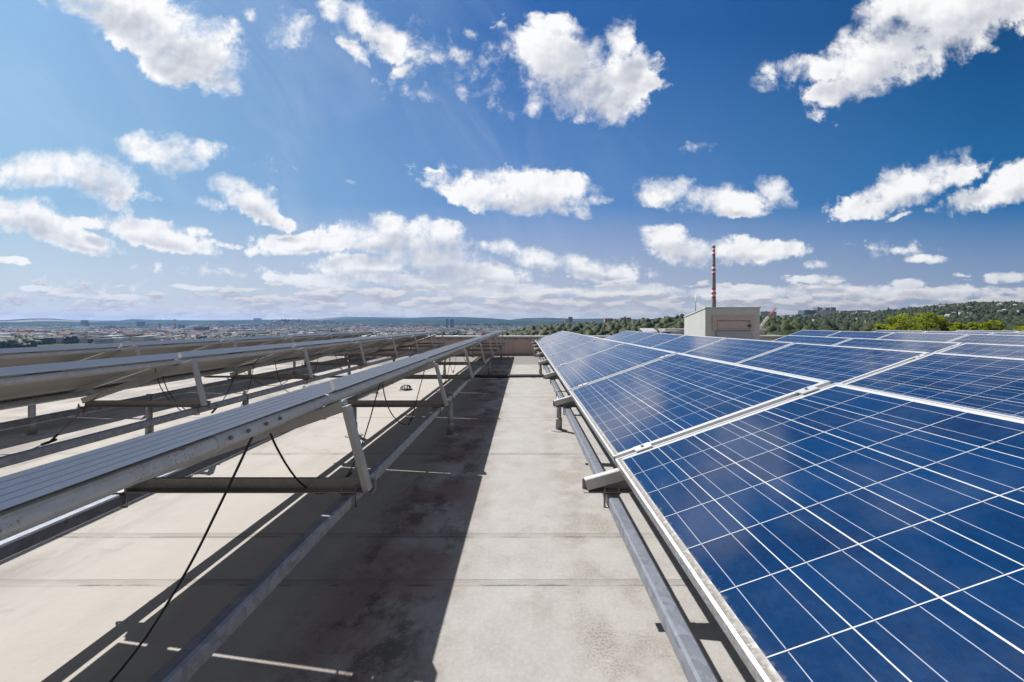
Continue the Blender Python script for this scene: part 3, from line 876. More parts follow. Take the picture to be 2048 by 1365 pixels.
# under the middle left row
t = cable('dark red cable with black plug hanging from the middle left row to the roof', [at(206, 784, 3.30), at(185, 800, 3.28), at(150, 836, 3.20), at(103, 881, 3.05)], 0.0030, 0.98, M_REDCABLE)
cable('black lead trailing across the stained roof at the far left', [at(100, 884, 3.04), at(84, 890, 3.0), at(60, 900, 2.95), at(30, 908, 2.9), at(0, 910, 2.86), at(-40, 912, 2.8)], 0.0042, 0.05)
l2 = [('black cable with tags hanging beside the tall strut of the middle left row', [(310, 738), (320, 772), (338, 800), (362, 822)], 3.35, 3.75, M_CABLE),
      ('second black cable next to the tagged one under the middle left row', [(325, 752), (335, 780), (352, 803), (378, 826)], 3.35, 3.8, M_CABLE),
      ('black cable arching over a rafter of the middle left row then dropping', [(534, 714), (520, 716), (508, 732), (500, 770), (487, 802), (474, 830)], 4.45, 4.3, M_CABLE),
      ('straight dark cable dropping to a black plug below the middle left row', [(475, 741), (462, 770), (448, 798), (424, 826)], 4.2, 3.8, M_CABLE),
      ('reddish cable slack in a shallow loop under the middle left row', [(487, 745), (520, 768), (545, 772), (570, 766), (592, 742)], 4.6, 5.1, M_REDCABLE),
      ('dark cable slanting from the second rafter of the middle left row', [(549, 720), (556, 752), (566, 775), (578, 786)], 4.6, 4.7, M_CABLE),
      ('black cable curling under the third bay of the middle left row', [(657, 697), (640, 705), (634, 728), (626, 752), (620, 768)], 6.0, 5.6, M_CABLE),
      ('thin black cable hanging behind the third strut of the middle left row', [(668, 703), (676, 725), (686, 742)], 6.2, 6.3, M_CABLE)]
for lab, pts, ya, yb, mt in l2:
    n = len(pts)
    cable(lab, [at(u, v, ya + (yb - ya) * i / (n - 1)) for i, (u, v) in enumerate(pts)], 0.0036, 0.93 if 'plug' in lab else None, mt)
for j, (dy, lab) in enumerate(((0.0, 'black conduit lying across the aisle, nearer one of the pair'), (0.085, 'black conduit lying across the aisle, farther one of the pair'))):
    g = MB()
    pts = [(x, 8.12 + dy + 0.020 * math.sin(1.7 * x + j * 2.0), 0.028 + 0.005 * math.sin(2.3 * x + j)) for x in np.linspace(-6.5, 0.95, 40)]
    g.tube(pts, 0.022, 8)
    tag(g.build('conduit', M_BLACK), lab, 'conduit', 'conduits across the roof')
for j, x in enumerate((-4.6, -2.9, -1.1, 0.15)):
    g = MB(); g.bevbox(x, x + 0.08, 8.05, 8.29, 0.0015, 0.0060, 0.001, 0, 'y')
    tag(g.build('conduit_saddle', M_PIPE), 'grey saddle plate under the conduit pair, %s from the right' % ordinal(3 - j), 'bracket')
t = thing('roof_drain', 'small black domed leaf guard on the pale roof behind the left row', 'roof drain', (-1.95, 6.62, 0))
g = MB(); g.tube([(0, 0, 0.001), (0, 0, 0.008), (0, 0, 0.014)], [0.115, 0.105, 0.07], 18); g.build('flange', M_BLACK, t)
g = MB()
for k in range(12):
    a = 2 * math.pi * k / 12
    g.tube([(0.085 * math.cos(a) * c, 0.085 * math.sin(a) * c, z) for c, z in ((1, 0.01), (0.98, 0.04), (0.75, 0.065), (0.3, 0.078), (0, 0.08))], 0.0075, 5)
g.build('guard', M_BLACK, t)

# ------------------------------------------------------------------ roof housing and the bits beside it
BY = 9.5
bx0, bx1 = 363.6 * BY / FPX, 472.6 * BY / FPX
bz1, bz0 = CAMZ + (V0 - 614.5) * BY / FPX, CAMZ + 14.0 * 10.77 / FPX
t = thing('roof_housing', 'pale rendered rooftop housing with sloping top and boarded hatch, behind the panels', 'roof housing', (bx0, BY, 0))
wx, dp = bx1 - bx0, 1.27
g = MB()
v = [(0, 0, 0), (wx, 0, 0), (wx, dp, 0), (0, dp, 0), (0, 0, bz1 - 0.02), (wx, 0, bz1 - 0.02), (wx, dp, bz0 - 0.02), (0, dp, bz0 - 0.02)]
fc = [(0, 1, 5, 4), (1, 2, 6, 5), (2, 3, 7, 6), (3, 0, 4, 7), (4, 5, 6, 7), (3, 2, 1, 0)]
g.add(v, fc)
w_ = g.build('wall', M_HOUSING, t)
bm = bmesh.new(); bm.from_mesh(w_.data)
bmesh.ops.bevel(bm, geom=[e for e in bm.edges], offset=0.012, segments=2, affect='EDGES'); bm.to_mesh(w_.data); bm.free()
g = MB()
g.add([(-0.012, -0.014, bz1 - 0.030), (wx + 0.012, -0.014, bz1 - 0.030), (wx + 0.012, dp + 0.012, bz0 - 0.030), (-0.012, dp + 0.012, bz0 - 0.030),
       (-0.012, -0.014, bz1), (wx + 0.012, -0.014, bz1), (wx + 0.012, dp + 0.012, bz0), (-0.012, dp + 0.012, bz0)], [(0, 1, 5, 4), (1, 2, 6, 5), (2, 3, 7, 6), (3, 0, 4, 7), (4, 5, 6, 7), (3, 2, 1, 0)])
g.build('roof_cap', M_HOUSING, t)


def fz(v_): return CAMZ + (V0 - v_) * BY / FPX


def fxx(u_): return (u_ - U0) * BY / FPX - bx0


g = MB(); x0, x1, z0, z1 = fxx(1424), fxx(1508.4), fz(661.3), fz(631.4)
xi0, xi1, zi0, zi1 = fxx(1433), fxx(1499.5), fz(659), fz(641.5)
for (a, b, c, d) in ((x0, x1, zi1, z1), (x0, x1, z0, zi0), (x0, xi0, zi0, zi1), (xi1, x1, zi0, zi1)):
    g.box(a, b, -0.022, -0.002, c, d)
fr = g.build('hatch_frame', M_PINK, t)
g = MB(); g.bevbox(xi0 + 0.012, xi1 - 0.012, -0.012, -0.0025, zi0 + 0.012, zi1 - 0.012, 0.003, 0, 'x'); ht = g.build('hatch_door', M_PINK, t)
g = MB(); g.box(xi0 + 0.001, xi0 + 0.0115, -0.010, -0.003, zi0, zi1); g.box(xi1 - 0.0115, xi1 - 0.001, -0.010, -0.003, zi0, zi1); g.box(xi0 + 0.012, xi1 - 0.012, -0.010, -0.003, zi1 - 0.0115, zi1 - 0.001)
g.build('hatch_gasket', M_BLACK, ht)
g = MB(); g.bevbox(fxx(1495), fxx(1500.8), -0.045, -0.0125, fz(653.6), fz(649.8), 0.004, 0, 'x'); g.build('handle', M_BLACK, ht)
fx_a, fx_b = fxx(1431), fxx(1502)
zt, zb = fz(661.5), fz(684)
g = MB()
g.add([(fx_a, -0.004, zt), (fx_b, -0.004, zt), (fx_b, -0.20, zb), (fx_a, -0.20, zb), (fx_a, -0.004, zt - 0.012), (fx_b, -0.004, zt - 0.012), (fx_b, -0.20, zb - 0.012), (fx_a, -0.20, zb - 0.012)],
      [(3, 2, 1, 0), (4, 5, 6, 7), (0, 1, 5, 4), (1, 2, 6, 5), (2, 3, 7, 6), (3, 0, 4, 7)])
g.build('flap', M_FLAP, t)
g = MB(); g.box(0.0, wx, -0.0025, -0.0010, fz(645.3), fz(644.9)); g.build('render_joint', M_DARKWALL, t)

t = thing('lightning_rod', 'thin dark lightning rod standing behind the grey roof housing', 'lightning rod', ((1391 - U0) * 11.2 / FPX, 11.2, 0))
g = MB(); g.tube([(0, 0, 0.05), (0, 0, 1.4), (0, 0, CAMZ + (V0 - 589) * 11.2 / FPX)], [0.016, 0.013, 0.008], 8); g.build('rod', M_STEEL, t)
g = MB(); g.bevbox(-0.15, 0.15, -0.15, 0.15, 0.001, 0.08, 0.02, 0, 'z'); g.build('foot', M_CONC, t)

# low roof furniture seen over the second row
t = thing('roof_plinth', 'long low grey upstand with pale metal cap, left of the roof housing', 'upstand', (4.62, 13.0, 0))
g = MB(); g.box(0, 3.2, 0, 0.6, 0.0, 0.86); g.build('wall', M_DARKWALL, t)
g = MB(); g.bevbox(-0.04, 3.24, -0.04, 0.64, 0.863, 0.925, 0.008, 0, 'x'); g.build('cap', M_COPING, t)
t = thing('roof_vent', 'white sloping vent hood on the roof, just left of the upstand', 'roof vent', (4.0, 13.1, 0))
g = MB(); g.box(0, 0.30, 0.05, 0.40, 0.0, 0.78); g.build('shaft', M_DARKWALL, t)
g = MB(); g.add([(-0.08, -0.05, 0.80), (0.38, -0.05, 0.80), (0.38, 0.45, 0.91), (-0.08, 0.45, 0.91), (-0.08, -0.05, 0.83), (0.38, -0.05, 0.83), (0.38, 0.45, 0.94), (-0.08, 0.45, 0.94)],
                [(0, 3, 2, 1), (4, 5, 6, 7), (0, 1, 5, 4), (1, 2, 6, 5), (2, 3, 7, 6), (3, 0, 4, 7)]); g.build('hood', M_COPING, t)
t = thing('roof_vent', 'small white box vent with dark mouth, in front of the upstand', 'roof vent', (4.38, 12.4, 0))
g = MB(); g.bevbox(0, 0.34, 0, 0.30, 0.0, 0.84, 0.01, 0, 'x'); g.build('shaft', M_COPING, t)
g = MB(); g.box(0.05, 0.17, -0.012, -0.002, 0.72, 0.82); g.build('mouth', M_BLACK, t)
g = MB(); g.bevbox(-0.06, 0.46, -0.06, 0.36, 0.842, 0.868, 0.006, 0, 'x'); g.build('hood', M_COPING, t)
t = thing('roof_hatch', 'low white metal roof cover, right of the roof housing', 'roof cover', (7.35, 12.6, 0))
g = MB(); g.box(0.03, 0.87, 0.03, 0.6, 0.0, 0.66); g.build('kerb', M_DARKWALL, t)
g = MB(); g.bevbox(-0.02, 0.92, -0.02, 0.65, 0.663, 0.72, 0.01, 0, 'x'); g.build('lid', M_COPING, t)
t = thing('roof_plinth', 'low pale upstand with dark face between roof housing and right rows', 'upstand', (7.0, 13.3, 0))
g = MB(); g.box(0, 2.2, 0, 0.4, 0.0, 0.61); g.build('wall', M_DARKWALL, t)
g = MB(); g.bevbox(-0.04, 2.24, -0.04, 0.44, 0.613, 0.675, 0.008, 0, 'x'); g.build('cap', M_COPING, t)

# ------------------------------------------------------------------ terrain
def interp(u, pts):
    xs, ys = zip(*pts); return np.interp(u, xs, ys)


FARSCALE = 1.0
RIDGES = [   # distance, spread nearer, spread beyond, outline of the crest as (u, v)
    (9200, 1500, 2500, [(-600, 640), (0, 641), (45, 638.5), (75, 637), (110, 638), (150, 641), (240, 641.5), (262, 638.5), (300, 640), (400, 641), (520, 640), (600, 639), (650, 636.5), (690, 634), (750, 635), (820, 636), (880, 634), (930, 634.5), (985, 637), (1020, 640), (1050, 636.5), (1100, 636), (1150, 638), (1200, 637.5), (1300, 639), (1500, 641), (2600, 641)]),
    (6800, 900, 900, [(-600, 645), (0, 644.5), (160, 646), (300, 645), (500, 642), (640, 640.5), (760, 639), (880, 640), (950, 638), (1010, 640), (1100, 643), (1300, 642), (2600, 650)]),
    (4400, 420, 500, [(-600, 664), (380, 656), (440, 652), (500, 654), (545, 648), (575, 642.5), (600, 642), (640, 645.5), (690, 650), (760, 652), (900, 650), (1050, 650), (1200, 648), (2600, 660)]),
    (620, 330, 700, [(-600, 730), (780, 722), (880, 706), (960, 692), (1030, 678), (1100, 667), (1180, 663), (1280, 656.5), (1365, 651), (1450, 651), (1520, 657), (1650, 665), (1800, 671), (2600, 675)]),
    (2000, 900, 1500, [(-600, 680), (1000, 665), (1200, 656), (1365, 650), (1450, 644), (1520, 639), (1600, 634.5), (1680, 632), (1740, 630), (1790, 625), (1850, 619.5), (1900, 614.5), (1960, 612), (2048, 611.5), (2600, 600)]),
]


def ground(x, y):
    x, y = np.asarray(x, float), np.asarray(y, float)
    r = np.hypot(x, y)
    yc = np.maximum(y, 0.25 * r)
    u = U0 + FPX * x / np.maximum(yc, 1e-3)
    u = np.clip(u, -600, 2600)
    base = -45.0 + 13.0 * np.exp(-(r / 160.0) ** 2)
    z = base.copy()
    cosa = yc / np.maximum(r, 1e-3)
    for rr, w0, w1, pts in RIDGES:
        top = CAMZ + (V0 - interp(u, pts)) / FPX * rr * cosa
        w = np.where(r < rr, w0, w1)
        bump = np.exp(-((r - rr) / w) ** 2)
        z = np.maximum(z, base + (top - base) * bump)
    return z


def terrain():
    az = np.radians(np.concatenate([np.linspace(-180, -66, 24, endpoint=False), np.linspace(-66, 66, 330, endpoint=False), np.linspace(66, 180, 24)]))
    rad = np.concatenate([[0.0], np.geomspace(25, 10600, 120)])
    A, Rr = np.meshgrid(az, rad)
    X, Y = Rr * np.sin(A), Rr * np.cos(A)
    Z = ground(X, Y)
    Z += np.where(Rr > 300, 1.0, 0.0) * 1.2 * np.sin(X / 61.0) * np.cos(Y / 83.0)
    Z = np.where(Rr < 25, -34, Z)
    Z = np.minimum(Z, np.where(Rr < 60, -20.0, 1e9))
    n, m = A.shape
    vs = np.stack([X, Y, Z], -1).reshape(-1, 3)
    fs = []
    for i in range(n - 1):
        for j in range(m - 1):
            a = i * m + j
            fs.append((a, a + 1, a + m + 1, a + m))
    me = bpy.data.meshes.new('terrain')
    me.from_pydata(vs.tolist(), [], fs)
    me.polygons.foreach_set('use_smooth', [True] * len(fs))
    m_, T, b = new_mat('fields_and_woods')
    geo = T.node('ShaderNodeNewGeometry').outputs['Position']
    x, y, z = T.sep(geo)
    p = T.comb(x, y, 0.0)
    n1 = T.noise(p, 1 / 420.0, 6, 0.55)
    n2 = T.noise(p, 1 / 35.0, 6, 0.65)
    n3 = T.noise(p, 1 / 1300.0, 3, 0.5)
    wood = T.mix(n2, (0.008, 0.017, 0.005), (0.026, 0.042, 0.012))
    meadow = T.mix(n2, (0.030, 0.046, 0.014), (0.060, 0.072, 0.026))
    col = T.mix(T.ramp01(n1, 0.50, 0.58), wood, meadow)
    rr = T.vmath('LENGTH', p)
    vor = T.voronoi(T.vmath('MULTIPLY', p, (1 / 900.0, 1 / 2300.0, 1.0)), 1.0, out='Color')
    fld = T.math('MULTIPLY', T.math('GREATER_THAN', T.sep(vor)[0], 0.74), T.ramp01(rr, 4800, 5600))
    fld = T.math('MULTIPLY', fld, T.ramp01(x, -3300.0, -4300.0))
    col = T.mix(fld, col, (0.26, 0.22, 0.15))
    urb = T.math('MULTIPLY', T.ramp01(x, 150.0, -150.0), T.math('MULTIPLY', T.ramp01(rr, 5200, 4200), T.ramp01(n2, 0.42, 0.60)))
    col = T.mix(T.math('MULTIPLY', urb, 0.6), col, (0.12, 0.11, 0.10))
    T.put(b.inputs['Base Color'], col)
    b.inputs['Roughness'].default_value = 1.0
    b.inputs['Specular IOR Level'].default_value = 0.0
    me.materials.append(m_)
    o = bpy.data.objects.new('terrain', me); COL.objects.link(o)
    tag(o, 'rolling land of fields, woods and hills around the city', 'terrain', kind='structure')


terrain()


def gz(x, y): return float(ground(np.array([x]), np.array([y]))[0])


def on_u(u, y): return (u - U0) * y / FPX

# ------------------------------------------------------------------ trees
def leaf_mat(name, a, b_, trans=0.25):
    m, T, b = new_mat(name)
    oi = T.node('ShaderNodeAttribute'); oi.attribute_name = 'tint'
    geo = T.node('ShaderNodeNewGeometry').outputs['Position']
    n = T.noise(geo, 0.35, 4, 0.6)
    f = T.math('ADD', T.math('MULTIPLY', oi.outputs['Fac'], 0.7), T.math('MULTIPLY', n, 0.3))
    T.put(b.inputs['Base Color'], T.mix(f, a, b_))
    b.inputs['Roughness'].default_value = 0.7
    b.inputs['Specular IOR Level'].default_value = 0.2
    if trans:
        tl = T.node('ShaderNodeBsdfTranslucent')
        T.put(tl.inputs['Color'], T.mix(f, tuple(c * 1.3 for c in a), tuple(c * 1.5 for c in b_)))
        mx = T.node('ShaderNodeMixShader'); mx.inputs[0].default_value = trans
        T.l.new(b.outputs[0], mx.inputs[1]); T.l.new(tl.outputs[0], mx.inputs[2])
        T.l.new(mx.outputs[0], [n_ for n_ in T.n if n_.type == 'OUTPUT_MATERIAL'][0].inputs[0])
    return m


M_LEAF_YELLOW = leaf_mat('yellow_green_leaves', (0.105, 0.140, 0.008), (0.29, 0.32, 0.022), 0.45)
M_LEAF_DARK = leaf_mat('dark_green_leaves', (0.0040, 0.0085, 0.0012), (0.029, 0.042, 0.0040), 0.0)
M_BARK = simple('bark', (0.09, 0.07, 0.05), 0.9)


def ico(sub):
    bm = bmesh.new(); bmesh.ops.create_icosphere(bm, subdivisions=sub, radius=1.0)
    v = np.array([x.co[:] for x in bm.verts]); bm.verts.index_update()
    f = np.array([[q.index for q in fc.verts] for fc in bm.faces]); bm.free()
    return v, f


ICO1, ICO2, ICO3 = ico(1), ico(2), ico(3)


def np_mesh(name, V, F, mat, tint=None):
    me = bpy.data.meshes.new(name)
    k = F.shape[1]
    me.vertices.add(len(V)); me.vertices.foreach_set('co', V.astype(np.float32).ravel())
    me.loops.add(F.size); me.loops.foreach_set('vertex_index', F.astype(np.int32).ravel())
    me.polygons.add(len(F)); me.polygons.foreach_set('loop_start', np.arange(0, F.size, k, dtype=np.int32))
    me.polygons.foreach_set('loop_total', np.full(len(F), k, dtype=np.int32))
    me.update(calc_edges=True)
    if tint is not None:
        at_ = me.attributes.new('tint', 'FLOAT', 'FACE'); at_.data.foreach_set('value', tint.astype(np.float32))
    for m in (mat if isinstance(mat, list) else [mat]): me.materials.append(m)
    return me


def blobs(centres, radii, base, jit, hs=1.15):
    """many lumpy tree crowns in one set of arrays"""
    bv, bf = base
    n, k = len(centres), len(bv)
    d = 1.0 + jit * rng.standard_normal((n, k, 1))
    sc = np.stack([rng.uniform(0.75, 1.3, n), rng.uniform(0.75, 1.3, n), hs * rng.uniform(0.7, 1.5, n)], 1)
    ph = rng.uniform(0, 6.28, (n, 1, 3))
    lump = 1.0 + 0.20 * np.sin(bv[None, :, 0:1] * 4.1 + ph[:, :, 0:1]) * np.sin(bv[None, :, 1:2] * 3.7 + ph[:, :, 1:2]) + 0.14 * np.sin(bv[None, :, 2:3] * 6.0 + ph[:, :, 2:3])
    V = centres[:, None, :] + bv[None] * d * lump * radii[:, None, None] * sc[:, None, :]
    F = bf[None] + (np.arange(n) * k)[:, None, None]
    tint = np.clip(rng.random((n, 1)) * 0.75 + 0.35 * rng.random((n, len(bf))), 0, 1)
    return V.reshape(-1, 3), F.reshape(-1, 3), tint.ravel()


def leaf_tree(name, label, x, y, ztop, zmid, crown_r, crown_h, mat, seed, group, nleaf=2600, size=0.24):
    r2 = np.random.default_rng(seed)
    zg = gz(x, y)
    root = thing(name, label, 'tree', (x, y, zg), group)
    H = ztop - zg
    cz = H - crown_h
    # limbs end in clumps
    nc = 26
    cl = []
    for i in range(nc):
        a = r2.uniform(0, 2 * math.pi); t = r2.uniform(0, 1) ** 0.7
        zz = cz + crown_h * (0.05 + 0.90 * (i / nc)) * 1.0
        rad = crown_r * math.sqrt(max(0.05, 1 - ((zz - cz - crown_h * 0.42) / (crown_h * 0.62)) ** 2)) * (0.35 + 0.65 * t)
        cl.append((rad * math.cos(a), rad * math.sin(a), zz))
    cl = np.array(cl)
    g = MB()
    g.tube([(0, 0, -0.5), (0.1, 0, H * 0.3), (0, 0.1, H * 0.6), (0, 0, H * 0.88)], [crown_r * 0.11, crown_r * 0.085, crown_r * 0.055, crown_r * 0.015], 8)
    for c in cl[::2]:
        zs = max(H * 0.35, c[2] - crown_h * 0.35)
        g.tube([(0, 0, zs), (c[0] * 0.5, c[1] * 0.5, (zs + c[2]) / 2 + 0.2), tuple(c)], [crown_r * 0.035, crown_r * 0.02, crown_r * 0.006], 5)
    g.build('trunk', M_BARK, root)
    which = r2.integers(0, nc, nleaf)
    off = r2.standard_normal((nleaf, 3)); off /= np.linalg.norm(off, axis=1)[:, None]
    rr = crown_r * r2.uniform(0.18, 0.42, nc)[which] * r2.uniform(0.45, 1.0, nleaf) ** 0.5
    pos = cl[which] + off * rr[:, None] * np.array([1, 1, 0.8])
    ax = r2.standard_normal((nleaf, 3)); ax /= np.linalg.norm(ax, axis=1)[:, None]
    b2 = np.cross(ax, r2.standard_normal((nleaf, 3))); b2 /= np.linalg.norm(b2, axis=1)[:, None]
    s = size * r2.uniform(0.6, 1.3, nleaf)[:, None]
    V = np.stack([pos - ax * s, pos + b2 * s * 0.6, pos + ax * s, pos - b2 * s * 0.6], 1).reshape(-1, 3)
    F = np.arange(nleaf * 4).reshape(-1, 4)
    tint = np.clip(0.5 * r2.random(nc)[which] + 0.6 * r2.random(nleaf), 0, 1)
    o = bpy.data.objects.new('crown', np_mesh('crown', V, F, mat, tint)); COL.objects.link(o); o.parent = root
    return root


grp = 'yellow-green trees just beyond the roof'
for i, (u, vt, w, y, lab, s) in enumerate((
        (1800, 629, 60, 110, 'yellow-green tree beyond the roof, left of the tallest one', 1),
        (1852, 625, 58, 112, 'tallest bright yellow-green tree beyond the right rows', 2),
        (1903, 645, 36, 108, 'small yellow-green tree crown just right of the tallest tree', 3),
        (1936, 646, 38, 109, 'low yellow-green tree crown in the middle of the right group', 4),
        (1982, 642, 38, 112, 'yellow-green tree crown standing alone towards the right edge', 5),
        (2032, 653, 44, 115, 'lowest yellow-green tree crown at the right edge of view', 6),
        (1768, 648, 30, 118, 'yellow-green bush crown at the left end of the tree group', 7))):
    cr = w / 2 * y / FPX * 1.05
    leaf_tree('tree', lab, on_u(u, y), y, CAMZ + (V0 - vt) * y / FPX, 0, cr, cr * 2.2, M_LEAF_YELLOW, s, grp, 3600, 0.27)

# woods: one mass of crowns on the slopes, too many to count
def wood_points(n, r0, r1, u0, u1, power=1.0):
    r = r0 + (r1 - r0) * rng.random(n) ** power
    u = u0 + (u1 - u0) * rng.random(n)
    tx = (u - U0) / FPX
    y = r / np.sqrt(1 + tx * tx)
    return tx * y, y, u, r


def forest():
    VS, FS, TS, off = [], [], [], 0
    def put(x, y, rad, base, jit):
        nonlocal off
        z = ground(x, y) + rad * 0.55
        V, F, t = blobs(np.stack([x, y, z], 1), rad, base, jit)
        VS.append(V); FS.append(F + off); TS.append(t); off += len(V)
    # the near wooded rise in the middle
    x, y, u, r = wood_points(7500, 190, 820, 900, 1600, 0.9)
    keep = rng.random(len(u)) < np.interp(u, [900, 1000, 1100, 2000], [0.25, 0.6, 1.0, 1.0])
    x, y = x[keep], y[keep]
    put(x, y, 2.2 + 4.6 * rng.random(len(x)) ** 1.5, ICO2, 0.15)
    # right hand valley and hill
    x, y, u, r = wood_points(20000, 450, 2600, 1330, 2130, 0.8)
    keep = rng.random(len(u)) < 0.40 + 0.60 * (np.sin(x / 95.0) * np.sin(y / 120.0 + 1.0) > -0.35)
    x, y = x[keep], y[keep]
    put(x, y, 2.0 + 4.6 * rng.random(len(x)) ** 1.4, ICO1, 0.20)
    # green belts in the city on the left
    x, y, u, r = wood_points(8500, 1000, 5200, -60, 1250, 1.5)
    nz = np.sin(x / 210.0 + 0.7) * np.sin(y / 260.0) + 0.6 * np.sin(x / 77.0) * np.sin(y / 91.0 + 2.0)
    keep = nz > 0.10
    x, y = x[keep], y[keep]
    put(x, y, rng.uniform(3.5, 7.5, len(x)) * (1 + np.hypot(x, y) / 6000), ICO1, 0.20)
    me = np_mesh('forest', np.concatenate(VS), np.concatenate(FS), M_LEAF_DARK, np.concatenate(TS))
    o = bpy.data.objects.new('forest', me); COL.objects.link(o)
    tag(o, 'dark green mass of woodland on the slopes beyond the roof', 'woodland', kind='stuff')


forest()

# ------------------------------------------------------------------ far buildings
def facade(name, wall, win, wx_=3.2, wz=3.0, fill=0.5, roughness=0.85):
    """rendered wall with rows of dark window openings, in metres"""
    m, T, b = new_mat(name)
    tc = T.node('ShaderNodeTexCoord').outputs['Object']
    x, y, z = T.sep(tc)
    nrm = T.sep(T.node('ShaderNodeNewGeometry').outputs['Normal'])
    h = T.math('ADD', x, y)
    a = T.math('LESS_THAN', T.math('ABSOLUTE', T.math('SUBTRACT', T.math('FRACT', T.math('DIVIDE', h, wx_)), 0.5)), fill / 2)
    c = T.math('LESS_THAN', T.math('ABSOLUTE', T.math('SUBTRACT', T.math('FRACT', T.math('DIVIDE', z, wz)), 0.5)), 0.26)
    side = T.math('LESS_THAN', T.math('ABSOLUTE', nrm[2]), 0.5)
    f = T.math('MULTIPLY', T.math('MULTIPLY', a, c), side)
    n = T.noise(tc, 0.08, 3, 0.5)
    T.put(b.inputs['Base Color'], T.mix(f, T.mix(n, tuple(v * 0.85 for v in wall), tuple(v * 1.1 for v in wall)), win))
    b.inputs['Roughness'].default_value = roughness
    return m


F_PALE = facade('facade_pale', (0.330, 0.312, 0.282), (0.10, 0.11, 0.13))
F_WHITE = facade('facade_white', (0.490, 0.483, 0.462), (0.14, 0.15, 0.17))
F_BRICK = facade('facade_brick', (0.150, 0.100, 0.075), (0.08, 0.08, 0.09))
F_GREY = facade('facade_grey', (0.150, 0.155, 0.165), (0.09, 0.10, 0.12))
F_BLUE = facade('facade_blue_glass', (0.080, 0.100, 0.130), (0.06, 0.08, 0.12), 4.0, 3.4, 0.7)
F_OCHRE = facade('facade_ochre', (0.250, 0.200, 0.135), (0.10, 0.09, 0.08))
M_ROOFRED = simple('roof_tiles_red', (0.145, 0.078, 0.058), 0.85, 0, 0.25, 0.3)
M_ROOFGREY = simple('roof_grey', (0.22, 0.21, 0.20), 0.85, 0, 0.2, 0.3)
M_ROOFWHITE = simple('roof_white_sheet', (0.46, 0.45, 0.44), 0.6, 0, 0.08, 0.2)
M_RED = simple('chimney_red_paint', (0.55, 0.012, 0.02), 0.6)
M_WHITE = simple('chimney_white_paint', (0.80, 0.80, 0.78), 0.6)
M_CHIM = simple('chimney_concrete', (0.24, 0.225, 0.215), 0.9)
M_FADED = simple('chimney_faded_red', (0.13, 0.055, 0.045), 0.9)
M_STONE = simple('dark_stone', (0.10, 0.095, 0.09), 0.9)


def ybase(vb, z=-45.0): return (CAMZ - z) * FPX / (vb - V0)


def block(name, label, cat, u0, u1, vt, y, mat, roof=None, depth=14.0, group=None, setback=0.0, zb=None):
    """a flat-roofed slab: its front spans u0..u1 and its top shows at vt"""
    xa, xb = on_u(u0, y), on_u(u1, y)
    zg = min(gz(xa, y), gz(xb, y), gz((xa + xb) / 2, y)) - 1.0 if zb is None else zb
    zt = CAMZ + (V0 - vt) * y / FPX
    t = thing(name, label, cat, ((xa + xb) / 2, y, zg), group)
    w, h = (xb - xa) / 2, max(zt - zg, 4.0)
    g = MB(); g.box(-w, w, 0, depth, 0, h); g.build('wall', mat, t)
    g = MB(); g.box(-w - 0.3, w + 0.3, -0.3, depth + 0.3, h + 0.02, h + 0.8); g.build('roof', roof or M_ROOFGREY, t)
    if w > 8:
        g = MB(); g.box(-w * 0.25, w * 0.1, depth * 0.3, depth * 0.7, h + 0.82, h + 3.2); g.build('stair_head', roof or M_ROOFGREY, t)
    return t


block('tower_block', 'lone tall slim tower block in the hazy city at far left', 'tower block', 161.5, 169.5, 641, 3000, F_GREY, None, 24)
block('tower_annex', 'lower dark wing joined to the lone tower block at far left', 'tower block', 169.8, 173.5, 645, 3010, F_BLUE, None, 20)
block('apartment_block', 'long prefab apartment block with orange-brown roof at far left', 'apartment block', 18, 92, 663, 1240, F_OCHRE, M_ROOFRED, 14)
block('apartment_block', 'dark brown slab block left of the striped chimneys', 'apartment block', 208, 228, 653, 2300, F_BRICK, None, 20)
block('office_block', 'long dark blue-grey office building under the grey high-rise', 'office building', 238, 285, 654, 2500, F_BLUE, None, 30)
block('office_block', 'grey-blue high-rise behind the dark office building on the left', 'office building', 273, 284, 644.5, 2900, F_BLUE, None, 22)
block('office_block', 'grey block right of the two striped chimneys', 'office building', 356, 365, 650, 2500, F_GREY, None, 20)
block('factory_hall', 'brown factory hall between chimneys and panels on the left', 'factory', 388, 410, 655, 1750, F_BRICK, None, 25)
block('office_block', 'dark flat office block just above the left panel edge', 'office building', 410, 452, 661.5, 1500, F_GREY, None, 20)
block('apartment_block', 'pale housing slab behind trees, above the leftmost row', 'apartment block', 181, 222, 669, 1150, F_PALE, None, 12)
block('apartment_block', 'beige slab between tower and leftmost row in the city', 'apartment block', 98, 152, 670, 1180, F_OCHRE, None, 12)
block('apartment_block', 'distant twin-topped slab on the far ridge left of the castle hill', 'apartment block', 507, 520, 637, 6500, F_GREY, None, 40)
block('tower_block', 'left one of the two dark towers in the middle distance', 'tower block', 892, 896, 637.5, 3300, F_BLUE, None, 18)
block('tower_block', 'right, wider one of the two dark towers in the middle distance', 'tower block', 900.5, 907, 639, 3300, F_BLUE, None, 20)
block('tower_block', 'blue-grey tower above the wood at the centre right', 'tower block', 1137, 1145, 634.5, 2900, F_BLUE, None, 24)
block('tower_block', 'low pale tower left of the blue-grey tower', 'tower block', 1130, 1136, 640, 2600, F_PALE, None, 20)
block('apartment_block', 'brownish apartment block above the trees, left of a longer one', 'apartment block', 1210, 1226, 638, 760, F_OCHRE, M_ROOFRED, 14)
block('apartment_block', 'longer brownish apartment block on the wooded crest', 'apartment block', 1242, 1262, 636.5, 780, F_OCHRE, M_ROOFGREY, 14)
block('apartment_block', 'low white block in the trees left of the roof housing', 'apartment block', 1299, 1315, 639.5, 700, F_WHITE, None, 12)
